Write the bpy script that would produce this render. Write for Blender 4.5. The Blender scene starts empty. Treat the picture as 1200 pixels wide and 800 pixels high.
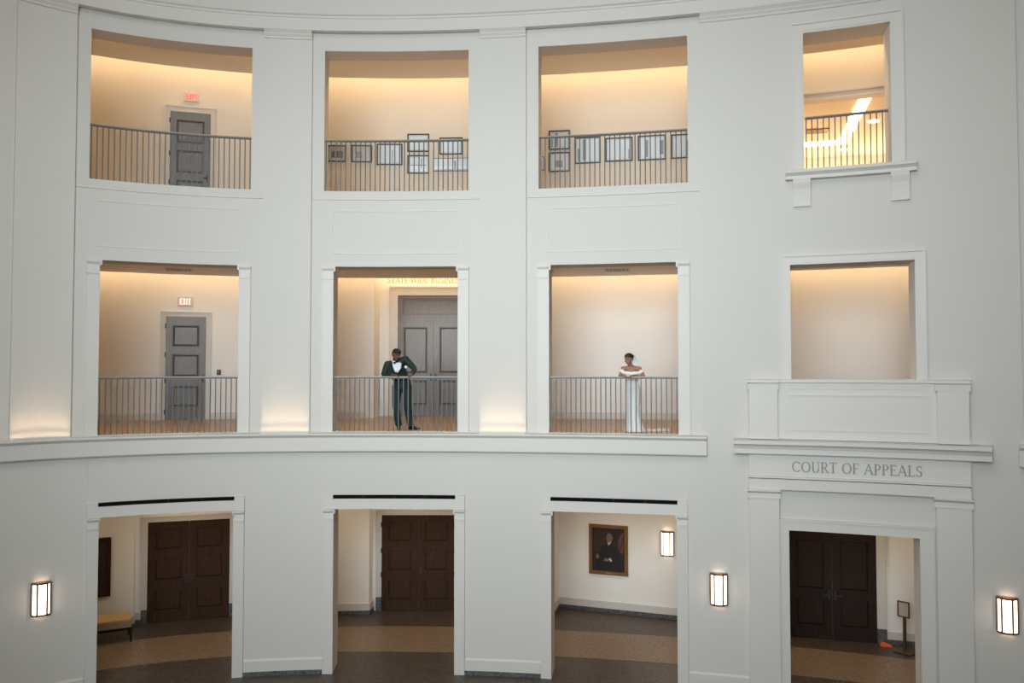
import bpy, bmesh, math, random
from mathutils import Vector, Matrix, Euler

random.seed(7)
sc = bpy.context.scene
col = sc.collection
PI = math.pi

# ------------------------------------------------------------------ camera
cam_d = bpy.data.cameras.new('camera')
cam_d.sensor_width = 36.0
cam_d.lens = 30.0
cam_d.clip_start = 0.05
cam_d.clip_end = 200
cam = bpy.data.objects.new('camera', cam_d)
cam.location = (0, 0, 6.03)
cam.rotation_euler = (PI / 2 + 0.03474, 0, 0)
col.objects.link(cam)
sc.camera = cam

# ------------------------------------------------------------------ light
world = bpy.data.worlds.new('world')
sc.world = world
world.use_nodes = True
world.node_tree.nodes['Background'].inputs[0].default_value = (0.75, 0.85, 1.0, 1)
world.node_tree.nodes['Background'].inputs[1].default_value = 0.3


def area(name, loc, rot, sx, sy, power, color, spread=180):
    l = bpy.data.lights.new(name, 'AREA')
    l.shape = 'RECTANGLE'
    l.size, l.size_y = sx, sy
    l.energy = power
    l.color = color
    l.spread = math.radians(spread)
    o = bpy.data.objects.new(name, l)
    o.location = loc
    o.rotation_euler = rot
    col.objects.link(o)
    return o


# daylight through the skylight over the hall and the high windows behind the viewer
area('skylight_daylight', (-1.6, 6.0, 15.9), (0, 0, 0), 14, 9, 750, (1.0, 0.93, 0.84))
area('window_daylight', (0.0, -2.7, 8.6), (math.radians(87), 0, math.radians(-7)), 13, 6, 1200, (0.85, 0.955, 1.0), 80)

vs = sc.view_settings
vs.view_transform = 'Standard'
vs.look = 'None'
vs.gamma = 1
vs.use_curve_mapping = False
vs.exposure = 0.0
sc.cycles.use_denoising = True
sc.cycles.max_bounces = 8
sc.cycles.diffuse_bounces = 5
sc.cycles.sample_clamp_indirect = 6

# ------------------------------------------------------------------ plan curve of the oval hall
# heading of the wall (degrees) every half metre of arc length, s = -7 .. 11
TAB = [43.89, 38.02, 32.63, 27.76, 23.4, 19.5, 16.04, 12.95, 10.2, 7.73, 5.51, 3.5, 1.69, 0.03, -1.49, -2.89,
       -4.18, -5.38, -6.51, -7.58, -8.6, -9.58, -10.53, -11.47, -12.41, -13.37, -14.35, -15.38, -16.47, -17.64,
       -18.92, -20.33, -21.9, -23.68, -25.71, -28.03, -30.73]
R_LEFT, R_RIGHT = 8.0, 10.0


def heading(s):
    if s < -7:
        return math.radians(TAB[0]) + (-7 - s) / R_LEFT
    if s >= 11:
        return math.radians(TAB[-1]) - (s - 11) / R_RIGHT
    i = int((s + 7) / 0.5)
    t = (s + 7) / 0.5 - i
    return math.radians(TAB[i] * (1 - t) + TAB[min(i + 1, 36)] * t)


_ST = 0.02
_S0, _N = -16.0, 2100
_px, _py = [0.0], [0.0]
for _i in range(_N - 1):
    _a = heading(_S0 + (_i + 0.5) * _ST)
    _px.append(_px[-1] + math.cos(_a) * _ST)
    _py.append(_py[-1] + math.sin(_a) * _ST)
_k0 = int(round(-_S0 / _ST))
_ox, _oy = -2.3308 - _px[_k0], 17.2895 - _py[_k0]


def W(s, d=0.0):
    f = (s - _S0) / _ST
    i = max(0, min(_N - 2, int(f)))
    t = f - i
    x = _px[i] * (1 - t) + _px[i + 1] * t + _ox
    y = _py[i] * (1 - t) + _py[i + 1] * t + _oy
    a = heading(s)
    return (x - math.sin(a) * d, y + math.cos(a) * d)


def P(s, d, z):
    x, y = W(s, d)
    return Vector((x, y, z))


def dist(s0, s1, d):
    a, b = W(s0, d), W(s1, d)
    return math.hypot(a[0] - b[0], a[1] - b[1])


# ------------------------------------------------------------------ materials
def mat(name, color, rough=0.6, metal=0.0, noise=0.0, nscale=8.0, spec=0.5, coat=0.0, bump=0.0, bscale=60.0):
    m = bpy.data.materials.new(name)
    m.use_nodes = True
    nt = m.node_tree
    b = nt.nodes['Principled BSDF']
    b.inputs['Base Color'].default_value = (*color, 1)
    b.inputs['Roughness'].default_value = rough
    b.inputs['Metallic'].default_value = metal
    b.inputs['Specular IOR Level'].default_value = spec
    b.inputs['Coat Weight'].default_value = coat
    b.inputs['Coat Roughness'].default_value = 0.15
    if noise or bump:
        tc = nt.nodes.new('ShaderNodeTexCoord')
        n = nt.nodes.new('ShaderNodeTexNoise')
        n.inputs['Scale'].default_value = nscale
        n.inputs['Detail'].default_value = 4
        nt.links.new(tc.outputs['Object'], n.inputs['Vector'])
        if noise:
            mx = nt.nodes.new('ShaderNodeMix')
            mx.data_type = 'RGBA'
            mx.inputs[6].default_value = (*[c * (1 - noise) for c in color], 1)
            mx.inputs[7].default_value = (*[min(1, c * (1 + noise)) for c in color], 1)
            nt.links.new(n.outputs['Fac'], mx.inputs[0])
            nt.links.new(mx.outputs[2], b.inputs['Base Color'])
        if bump:
            n2 = nt.nodes.new('ShaderNodeTexNoise')
            n2.inputs['Scale'].default_value = bscale
            nt.links.new(tc.outputs['Object'], n2.inputs['Vector'])
            bp = nt.nodes.new('ShaderNodeBump')
            bp.inputs['Strength'].default_value = bump
            bp.inputs['Distance'].default_value = 0.01
            nt.links.new(n2.outputs['Fac'], bp.inputs['Height'])
            nt.links.new(bp.outputs['Normal'], b.inputs['Normal'])
    return m


def wood(name, dark, light, rough=0.45, scale=(18, 18, 1.2), coat=0.0, spec=0.5):
    m = bpy.data.materials.new(name)
    m.use_nodes = True
    nt = m.node_tree
    b = nt.nodes['Principled BSDF']
    b.inputs['Roughness'].default_value = rough
    b.inputs['Coat Weight'].default_value = coat
    b.inputs['Coat Roughness'].default_value = 0.2
    b.inputs['Specular IOR Level'].default_value = spec
    tc = nt.nodes.new('ShaderNodeTexCoord')
    mp = nt.nodes.new('ShaderNodeMapping')
    mp.inputs['Scale'].default_value = scale
    n = nt.nodes.new('ShaderNodeTexNoise')
    n.inputs['Scale'].default_value = 3
    n.inputs['Detail'].default_value = 6
    n.inputs['Distortion'].default_value = 0.6
    cr = nt.nodes.new('ShaderNodeValToRGB')
    cr.color_ramp.elements[0].position = 0.3
    cr.color_ramp.elements[1].position = 0.7
    cr.color_ramp.elements[0].color = (*dark, 1)
    cr.color_ramp.elements[1].color = (*light, 1)
    nt.links.new(tc.outputs['Object'], mp.inputs['Vector'])
    nt.links.new(mp.outputs['Vector'], n.inputs['Vector'])
    nt.links.new(n.outputs['Fac'], cr.inputs['Fac'])
    nt.links.new(cr.outputs['Color'], b.inputs['Base Color'])
    return m


def terrazzo(name, c0, c1, c2):
    m = bpy.data.materials.new(name)
    m.use_nodes = True
    nt = m.node_tree
    b = nt.nodes['Principled BSDF']
    b.inputs['Roughness'].default_value = 0.4
    b.inputs['Specular IOR Level'].default_value = 0.35
    tc = nt.nodes.new('ShaderNodeTexCoord')
    v = nt.nodes.new('ShaderNodeTexVoronoi')
    v.inputs['Scale'].default_value = 38
    cr = nt.nodes.new('ShaderNodeValToRGB')
    cr.color_ramp.interpolation = 'CONSTANT'
    cr.color_ramp.elements[0].color = (*c0, 1)
    cr.color_ramp.elements[1].color = (*c1, 1)
    cr.color_ramp.elements[1].position = 0.45
    e = cr.color_ramp.elements.new(0.78)
    e.color = (*c2, 1)
    sp = nt.nodes.new('ShaderNodeSeparateColor')
    nt.links.new(tc.outputs['Object'], v.inputs['Vector'])
    nt.links.new(v.outputs['Color'], sp.inputs['Color'])
    nt.links.new(sp.outputs[0], cr.inputs['Fac'])
    nt.links.new(cr.outputs['Color'], b.inputs['Base Color'])
    return m


def glow(name, color, strength):
    m = bpy.data.materials.new(name)
    m.use_nodes = True
    b = m.node_tree.nodes['Principled BSDF']
    b.inputs['Base Color'].default_value = (*color, 1)
    b.inputs['Emission Color'].default_value = (*color, 1)
    b.inputs['Emission Strength'].default_value = strength
    return m


def thin_glass(name):
    m = bpy.data.materials.new(name)
    m.use_nodes = True
    nt = m.node_tree
    nt.nodes.remove(nt.nodes['Principled BSDF'])
    tr = nt.nodes.new('ShaderNodeBsdfTransparent')
    gl = nt.nodes.new('ShaderNodeBsdfGlossy')
    gl.inputs['Roughness'].default_value = 0.03
    fr = nt.nodes.new('ShaderNodeFresnel')
    fr.inputs['IOR'].default_value = 1.5
    mx = nt.nodes.new('ShaderNodeMixShader')
    nt.links.new(fr.outputs[0], mx.inputs[0])
    nt.links.new(tr.outputs[0], mx.inputs[1])
    nt.links.new(gl.outputs[0], mx.inputs[2])
    nt.links.new(mx.outputs[0], nt.nodes['Material Output'].inputs['Surface'])
    return m


M = {}
M['wall'] = mat('white_wall_paint', (0.61, 0.588, 0.552), 0.75, noise=0.012, nscale=1.5, spec=0.3, bump=0.03)
M['near'] = mat('beige_hall_paint', (0.42, 0.39, 0.35), 0.8, noise=0.02)  # unseen hall walls and ceiling, toned down to cut bounce light
M['trim'] = mat('white_trim_paint', (0.625, 0.598, 0.562), 0.5, noise=0.01, nscale=2, spec=0.4)
M['corr'] = mat('corridor_wall_paint', (0.85, 0.84, 0.82), 0.8, noise=0.012, nscale=1.2, spec=0.25, bump=0.03)
M['gallery'] = mat('gallery_wall_paint', (0.72, 0.68, 0.61), 0.8, noise=0.012, nscale=1.2, spec=0.25, bump=0.03)
M['ceil'] = mat('corridor_ceiling_paint', (0.86, 0.83, 0.79), 0.85, noise=0.01)
M['dark_terrazzo'] = terrazzo('dark_brown_terrazzo', (0.066, 0.049, 0.039), (0.105, 0.078, 0.061), (0.036, 0.029, 0.026))
M['tan_terrazzo'] = terrazzo('tan_terrazzo', (0.20, 0.137, 0.087), (0.26, 0.182, 0.118), (0.145, 0.096, 0.062))
M['stone'] = terrazzo('grey_stone_base', (0.085, 0.09, 0.095), (0.13, 0.135, 0.14), (0.05, 0.053, 0.057))
M['oak'] = wood('oak_floor', (0.33, 0.205, 0.105), (0.46, 0.30, 0.165), 0.4, (1.2, 14, 14))
M['pale_oak'] = wood('pale_oak_floor', (0.46, 0.33, 0.20), (0.56, 0.42, 0.27), 0.5, (1.2, 14, 14))  # unseen floor, made paler to bounce more light into the corridor
M['dark_wood'] = wood('dark_walnut', (0.022, 0.010, 0.005), (0.058, 0.026, 0.011), 0.6, spec=0.2)
M['black_wood'] = wood('near_black_walnut', (0.013, 0.007, 0.005), (0.027, 0.015, 0.010), 0.6, spec=0.2)
M['grey_wood'] = wood('grey_brown_walnut', (0.084, 0.068, 0.057), (0.132, 0.109, 0.093), 0.48, coat=0.15)
M['blue_grey_wood'] = wood('blue_grey_door_stain', (0.15, 0.165, 0.18), (0.21, 0.232, 0.25), 0.45)  # blue grey stands for the sky's reflection, put into the wood colour
M['grey_mould'] = wood('brown_moulding_wood', (0.055, 0.028, 0.016), (0.095, 0.052, 0.030), 0.4)
M['steel'] = mat('blue_grey_painted_steel', (0.050, 0.064, 0.076), 0.45, noise=0.04)
M['rail_cap'] = wood('pale_wood_rail_cap', (0.30, 0.22, 0.14), (0.42, 0.32, 0.21), 0.4)
M['bronze'] = mat('brown_bronze', (0.16, 0.085, 0.045), 0.4, 0.6, noise=0.08)
M['black'] = mat('black_metal', (0.012, 0.012, 0.013), 0.45)
M['black_void'] = mat('black_slot', (0.004, 0.004, 0.005), 0.9, spec=0.1)
M['diff'] = glow('sconce_diffuser', (1.0, 0.80, 0.62), 5.0)
M['cove2'] = glow('warm_led_second', (1.0, 0.71, 0.40), 17.0)
M['cove3'] = glow('warm_led_third', (1.0, 0.74, 0.45), 20.0)
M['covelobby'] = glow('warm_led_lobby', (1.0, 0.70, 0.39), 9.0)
M['uplight'] = glow('ledge_led', (1.0, 0.74, 0.50), 0.9)
M['exit_red'] = glow('exit_letters_red', (1.0, 0.10, 0.05), 1.6)
M['exit_white'] = glow('exit_letters_pink', (1.0, 0.62, 0.58), 1.1)
M['exit_box'] = mat('exit_housing', (0.62, 0.58, 0.54), 0.5, noise=0.03)
M['letter'] = mat('brushed_metal_letter', (0.21, 0.21, 0.205), 0.5, 0.3, noise=0.06)
M['letter_tan'] = mat('bronze_letter', (0.50, 0.35, 0.20), 0.5, 0.2, noise=0.05)
M['frame'] = mat('black_picture_frame', (0.015, 0.014, 0.015), 0.4)
M['brown_frame'] = mat('brown_picture_frame', (0.12, 0.06, 0.03), 0.4)
M['print'] = mat('photo_print_pale', (0.90, 0.94, 0.98), 0.6, noise=0.03, nscale=5)  # pale print with bluish daylight glare put into its colour
M['print_grey'] = mat('photo_print_grey', (0.34, 0.37, 0.42), 0.6, noise=0.3, nscale=9)
M['print_brown'] = mat('photo_print_brown', (0.13, 0.09, 0.07), 0.6, noise=0.3, nscale=12)
M['mat_board'] = mat('mat_board', (0.80, 0.78, 0.74), 0.8, noise=0.02)
M['glass'] = thin_glass('picture_glass')
M['gold_frame'] = wood('gilt_brown_frame', (0.14, 0.065, 0.02), (0.24, 0.12, 0.04), 0.4)
M['brass'] = mat('brass_plate', (0.45, 0.27, 0.06), 0.35, 0.7, noise=0.05)
M['cushion'] = mat('tan_bench_fabric', (0.52, 0.36, 0.18), 0.9, noise=0.12, nscale=60)
M['cushion_side'] = mat('speckled_bench_fabric', (0.36, 0.27, 0.18), 0.9, noise=0.35, nscale=90)
M['stand'] = mat('bronze_stand_metal', (0.10, 0.075, 0.045), 0.4, 0.5, noise=0.08)
M['orange'] = mat('orange_plastic', (0.85, 0.12, 0.02), 0.5, noise=0.04)
M['paper'] = mat('sign_paper', (0.50, 0.45, 0.40), 0.6, noise=0.1, nscale=20)
M['skin_m'] = mat('deep_brown_skin', (0.135, 0.062, 0.037), 0.5, noise=0.08, nscale=14)
M['skin_f'] = mat('warm_brown_skin', (0.31, 0.155, 0.095), 0.48, noise=0.08, nscale=14)
M['hair'] = mat('black_hair', (0.008, 0.006, 0.006), 0.6, noise=0.3, nscale=40, bump=0.8, bscale=70)
M['suit'] = mat('dark_green_suit', (0.005, 0.021, 0.019), 0.75, noise=0.15, nscale=30)
M['satin'] = mat('black_green_satin', (0.004, 0.012, 0.011), 0.4, noise=0.1)
M['shirt'] = mat('white_shirt', (0.75, 0.77, 0.82), 0.8, noise=0.03, nscale=25)
M['shoe'] = mat('black_leather', (0.006, 0.006, 0.006), 0.25, noise=0.1)
M['dress'] = mat('ivory_satin', (0.80, 0.80, 0.80), 0.42, noise=0.05, nscale=10, bump=0.3, bscale=16)
M['veil'] = mat('white_tulle', (0.82, 0.83, 0.85), 0.7, noise=0.03, nscale=30)
M['eye'] = mat('eye_white', (0.38, 0.35, 0.32), 0.3, noise=0.02)
M['lip'] = mat('dark_lip', (0.14, 0.045, 0.035), 0.4, noise=0.05)


# ------------------------------------------------------------------ mesh helpers
class MB:
    """collects geometry in world coordinates and links it as ONE mesh object"""

    def __init__(self):
        self.v, self.f, self.m = [], [], []

    def add(self, vs_, fs_, mi=0):
        o = len(self.v)
        self.v += [Vector(p) for p in vs_]
        self.f += [tuple(i + o for i in f) for f in fs_]
        self.m += [mi] * len(fs_)
        return self

    def box(self, x0, x1, y0, y1, z0, z1, mi=0, T=None):
        vs_ = [Vector((x, y, z)) for z in (z0, z1) for y in (y0, y1) for x in (x0, x1)]
        if T:
            vs_ = [T(p) for p in vs_]
        return self.add(vs_, [(0, 2, 3, 1), (4, 5, 7, 6), (0, 1, 5, 4), (2, 6, 7, 3), (0, 4, 6, 2), (1, 3, 7, 5)], mi)

    def sweep(self, prof, s0, s1, step=0.25, mi=0):
        """closed profile of (d, z) points swept along the wall from s0 to s1"""
        n = max(1, int(math.ceil(abs(s1 - s0) / step)))
        k = len(prof)
        vs_, fs_ = [], []
        for i in range(n + 1):
            s = s0 + (s1 - s0) * i / n
            vs_ += [P(s, d, z) for d, z in prof]
        for i in range(n):
            for j in range(k):
                a, b = i * k + j, i * k + (j + 1) % k
                fs_.append((a, b, b + k, a + k))
        fs_ += [tuple(range(k))[::-1], tuple(n * k + j for j in range(k))]
        return self.add(vs_, fs_, mi)

    def cbox(self, s0, s1, d0, d1, z0, z1, step=0.25, mi=0):
        return self.sweep([(d0, z0), (d1, z0), (d1, z1), (d0, z1)], s0, s1, step, mi)

    def prism(self, poly, y0, y1, mi=0, T=None):
        """polygon in local x,z extruded from y0 to y1"""
        k = len(poly)
        vs_ = [Vector((x, y0, z)) for x, z in poly] + [Vector((x, y1, z)) for x, z in poly]
        if T:
            vs_ = [T(p) for p in vs_]
        fs_ = [tuple(range(k)), tuple(range(2 * k - 1, k - 1, -1))]
        fs_ += [(j, j + k, (j + 1) % k + k, (j + 1) % k) for j in range(k)]
        return self.add(vs_, fs_, mi)

    def wallrun(self, pts, z0, z1, t=0.15):
        """upright wall through plan points, thickness t behind"""
        n = len(pts)
        nr = []
        for i in range(n):
            a, b = Vector(pts[max(0, i - 1)]), Vector(pts[min(n - 1, i + 1)])
            d = (b - a).normalized()
            nr.append(Vector((-d.y, d.x)))
        vs_ = []
        for (x, y), q in zip(pts, nr):
            for z in (z0, z1):
                vs_.append((x, y, z))
                vs_.append((x + q.x * t, y + q.y * t, z))
        fs_ = []
        for i in range(n - 1):
            a, b = i * 4, i * 4 + 4
            fs_ += [(a, b, b + 2, a + 2), (a + 1, a + 3, b + 3, b + 1), (a + 2, b + 2, b + 3, a + 3), (a, a + 1, b + 1, b)]
        fs_ += [(0, 2, 3, 1), (4 * n - 4, 4 * n - 3, 4 * n - 1, 4 * n - 2)]
        return self.add(vs_, fs_)

    def tube(self, pts, rad, seg=10, ref=(0, 0, 1), mi=0, cap=True, T=None):
        """tube through pts; rad = number or (ru, rv) per point; u lies along ref-perpendicular"""
        n = len(pts)
        pts = [Vector(p) for p in pts]
        ref = Vector(ref)
        if abs((pts[-1] - pts[0]).normalized().dot(ref.normalized())) > 0.85:
            ref = Vector((0, 1, 0)) if abs(ref.z) > 0.5 else Vector((0, 0, 1))
        vs_, fs_ = [], []
        for i, p in enumerate(pts):
            t = (pts[min(n - 1, i + 1)] - pts[max(0, i - 1)]).normalized()
            u = t.cross(ref)
            if u.length < 1e-4:
                u = t.cross(Vector((0.3, 1, 0.2)))
            u.normalize()
            w = u.cross(t).normalized()
            r = rad[i] if isinstance(rad, (list, tuple)) else rad
            ru, rv = r if isinstance(r, (list, tuple)) else (r, r)
            for j in range(seg):
                a = 2 * PI * j / seg
                q = p + u * (ru * math.cos(a)) + w * (rv * math.sin(a))
                vs_.append(T(q) if T else q)
        for i in range(n - 1):
            for j in range(seg):
                a, b = i * seg + j, i * seg + (j + 1) % seg
                fs_.append((a, b, b + seg, a + seg))
        if cap:
            fs_ += [tuple(range(seg))[::-1], tuple((n - 1) * seg + j for j in range(seg))]
        return self.add(vs_, fs_, mi)

    def ball(self, c, r, seg=12, rings=8, R=None, mi=0):
        r = r if isinstance(r, (list, tuple)) else (r, r, r)
        c = Vector(c)
        vs_, fs_ = [], []
        for i in range(1, rings):
            th = PI * i / rings
            for j in range(seg):
                ph = 2 * PI * j / seg
                q = Vector((r[0] * math.sin(th) * math.cos(ph), r[1] * math.sin(th) * math.sin(ph), r[2] * math.cos(th)))
                vs_.append(c + (R @ q if R else q))
        top, bot = Vector((0, 0, r[2])), Vector((0, 0, -r[2]))
        vs_ += [c + (R @ top if R else top), c + (R @ bot if R else bot)]
        nt_ = (rings - 1) * seg
        for i in range(rings - 2):
            for j in range(seg):
                a, b = i * seg + j, i * seg + (j + 1) % seg
                fs_.append((a, a + seg, b + seg, b))
        for j in range(seg):
            fs_.append((nt_, j, (j + 1) % seg))
            a = (rings - 2) * seg
            fs_.append((nt_ + 1, a + (j + 1) % seg, a + j))
        return self.add(vs_, fs_, mi)

    def build(self, name, m, parent=None, smooth=False, local=False, bevel=0.0):
        """local=True: vertices are already in the parent's own frame"""
        me = bpy.data.meshes.new(name)
        vs_ = self.v
        o = bpy.data.objects.new(name, me)
        if local:
            pass
        elif parent is not None:
            inv = world_of(parent).inverted()
            vs_ = [inv @ p for p in vs_]
        else:
            lo = Vector((min(p.x for p in vs_), min(p.y for p in vs_), min(p.z for p in vs_)))
            hi = Vector((max(p.x for p in vs_), max(p.y for p in vs_), max(p.z for p in vs_)))
            c = Vector(((lo.x + hi.x) / 2, (lo.y + hi.y) / 2, lo.z))
            o.location = c
            vs_ = [p - c for p in vs_]
        me.from_pydata([tuple(p) for p in vs_], [], self.f)
        for q in (m if isinstance(m, (list, tuple)) else [m]):
            me.materials.append(q)
        if any(self.m):
            me.polygons.foreach_set('material_index', self.m)
        bm = bmesh.new()
        bm.from_mesh(me)
        bmesh.ops.recalc_face_normals(bm, faces=bm.faces)
        bm.to_mesh(me)
        bm.free()
        if smooth:
            me.polygons.foreach_set('use_smooth', [True] * len(me.polygons))
        me.update()
        if parent is not None:
            o.parent = parent
        col.objects.link(o)
        if bevel:
            bv = o.modifiers.new('bevel', 'BEVEL')
            bv.width = bevel
            bv.segments = 2
            bv.limit_method = 'ANGLE'
        return o


def world_of(o):
    mm = Matrix.Translation(o.location) @ o.rotation_euler.to_matrix().to_4x4()
    return (world_of(o.parent) @ mm) if o.parent else mm


def tag(o, label, cat, group=None, kind=None):
    o['label'] = label
    o['category'] = cat
    if group:
        o['group'] = group
    if kind:
        o['kind'] = kind
    return o


def empty(name, loc, rz=0.0):
    o = bpy.data.objects.new(name, None)
    o.location = loc
    o.rotation_euler = (0, 0, rz)
    o.empty_display_size = 0.1
    col.objects.link(o)
    return o


def at_wall(name, s, d, z):
    """Empty on the wall: local x along the wall, local y away from the hall, z up"""
    x, y = W(s, d)
    return empty(name, (x, y, z), heading(s))


def children(o):
    return [c for c in col.objects if c.parent == o]


def copy_tree(o, parent=None):
    c = o.copy()
    col.objects.link(c)
    if parent is not None:
        c.parent = parent
    for ch in children(o):
        copy_tree(ch, c)
    return c


def struct(o, label, cat):
    return tag(o, label, cat, kind='structure')


# ------------------------------------------------------------------ levels and bays
F2, F3 = 4.81, 9.71
T = 0.60                       # thickness of the hall wall
DB = 5.0                       # depth of the corridors behind it
C2, C3 = 8.40, 13.55           # corridor ceilings
BAYS = [-4.43, -0.035, 4.345]
HB = 1.72                      # half width of a bay
O3, O2, O1 = 1.475, 1.265, 1.22
ZT3, ZT2, ZT1 = 12.61, 8.16, 3.265
REC = 0.07                     # bays lie this far behind the pilasters

# ------------------------------------------------------------------ the hall wall
w = MB()
SL, SR = -9.2, 13.0
# ground storey: openings of the three bays and the court doorway
gaps = [(c - O1, c + O1) for c in BAYS] + [(7.62, 9.82)]
tops = [ZT1] * 3 + [3.085]
x = SL
for (a, b), zt in zip(gaps, tops):
    w.cbox(x, a, 0, T, 0, 4.42)
    w.cbox(a, b, 0, T, zt, 4.42)
    x = b
w.cbox(x, SR, 0, T, 0, 4.42)
# band behind the ledge
w.cbox(SL, SR, 0, T, 4.42, 4.81)
# second storey
edges = [SL, -7.147]
for c in BAYS:
    edges += [c - HB, c + HB]
edges += [11.43, SR]
# recessed bay left of the first pilaster
w.cbox(SL, -7.147, REC, T, 4.81, 13.0)
for i, c in enumerate(BAYS):
    left = -7.147 if i == 0 else BAYS[i - 1] + HB
    w.cbox(left, c - HB, 0, T, 4.81, 13.0)
    # jambs beside the second storey opening, spandrel, third storey
    w.cbox(c - HB, c - O2, REC, T, 4.81, ZT2)
    w.cbox(c + O2, c + HB, REC, T, 4.81, ZT2)
    w.cbox(c - HB, c + HB, REC, T, ZT2, F3)
    w.cbox(c - HB, c - O3, REC, T, F3, ZT3)
    w.cbox(c + O3, c + HB, REC, T, F3, ZT3)
    w.cbox(c - HB, c + HB, REC, T, ZT3, 13.0)
# plain wall of the court bay, two windows
r0 = BAYS[2] + HB
w.cbox(r0, 7.69, 0, T, 4.81, 8.015)
w.cbox(7.69, 9.81, 0, T, 4.81, 5.885)
w.cbox(9.81, 11.43, 0, T, 4.81, 8.015)
w.cbox(r0, 11.43, 0, T, 8.015, 9.79)
w.cbox(r0, 7.965, 0, T, 9.79, 12.37)
w.cbox(9.465, 11.43, 0, T, 9.79, 12.37)
w.cbox(r0, 11.43, 0, T, 12.37, 13.0)
w.cbox(11.43, SR, REC, T, 4.81, 13.0)
# attic above the cornice
w.cbox(SL, SR, 0, T, 13.0, 16.2)
struct(w.build('wall_curved', M['wall']), 'curved white hall wall with three storeys of rectangular openings', 'wall')

# rest of the oval hall, behind and beside the viewer
w = MB()
for a, b in ((-15.0, SL), (SR, 24.0)):
    w.cbox(a, b, 0, 0.3, 0, 16.2, 0.5)
xl, yl = W(-15.0)
xr, yr = W(24.0)
w.wallrun([(xr, yr), (xr + 0.5, -3.2), (xl - 0.5, -3.2), (xl, yl)], 0, 16.2, -0.3)
struct(w.build('wall_near', M['near']), 'plain white hall wall behind the viewer', 'wall')

# ------------------------------------------------------------------ cornice under the attic and pilaster caps
w = MB()
a0, a1 = -9.2, 13.0
w.sweep([(0.0, 12.955), (-0.13, 12.955), (-0.13, 13.20), (-0.15, 13.21), (-0.15, 13.245), (-0.19, 13.27), (-0.19, 16.2), (0, 16.2)], a0, a1, 0.2)
struct(w.build('trim_1', M['trim']), 'curved white cornice fascia running above the top openings', 'trim')


def cap_profile():
    return [(0.0, 12.80), (-0.02, 12.80), (-0.035, 12.815), (-0.035, 12.84), (-0.075, 12.885), (-0.075, 12.90), (-0.128, 12.953), (0.0, 12.953)]


caps = [(-7.147, -6.153, 'leftmost'), (-2.71, -1.755, 'second'), (1.685, 2.625, 'third'), (6.062, 11.43, 'long right')]
for i, (a, b, nm) in enumerate(caps):
    q = MB().sweep(cap_profile(), a, b, 0.2).build('trim_%d' % (i + 2), M['trim'])
    struct(q, 'moulded white cap at the head of the %s pilaster or wall strip' % nm, 'trim')

# ------------------------------------------------------------------ ledge at the second floor
LP = [(0.0, 4.42), (-0.12, 4.42), (-0.13, 4.44), (-0.13, 4.70), (-0.16, 4.735), (-0.18, 4.75), (-0.18, 4.775), (-0.17, 4.785), (0.0, 4.80)]
w = MB().sweep(LP, -9.2, 6.14, 0.15)
ledge = struct(w.build('trim_6', M['trim']), 'curved white ledge projecting under the second floor openings', 'trim')
for a, b in ((-7.147, -6.153), (-2.71, -1.755), (1.685, 2.625)):
    # shallow lip that hides the lamp strip grazing the pilaster
    MB().cbox(a + 0.01, b - 0.01, -0.165, -0.157, 4.78, 4.825, 0.2).build('lamp_channel', M['trim'], ledge)
    MB().cbox(a + 0.02, b - 0.02, -0.15, -0.06, 4.795, 4.801, 0.2).build('light_strip', M['uplight'], ledge)
    for d_, e_, sp_ in ((-0.13, 1.5, 62), (-0.075, 0.55, 150)):
        l = bpy.data.lights.new('ledge_lamp', 'AREA')
        l.shape = 'RECTANGLE'
        l.size, l.size_y = b - a - 0.04, 0.03
        l.energy = e_
        l.color = (1.0, 0.70, 0.45)
        l.spread = math.radians(sp_)
        lo = bpy.data.objects.new('ledge_lamp', l)
        lo.location = P((a + b) / 2, d_, 4.804)
        lo.rotation_euler = (PI - math.radians(8), 0, heading((a + b) / 2))
        col.objects.link(lo)
w = MB().sweep(LP, 11.37, 13.0, 0.15)
struct(w.build('trim_7', M['trim']), 'end of the next white ledge at the right edge', 'trim')

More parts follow.
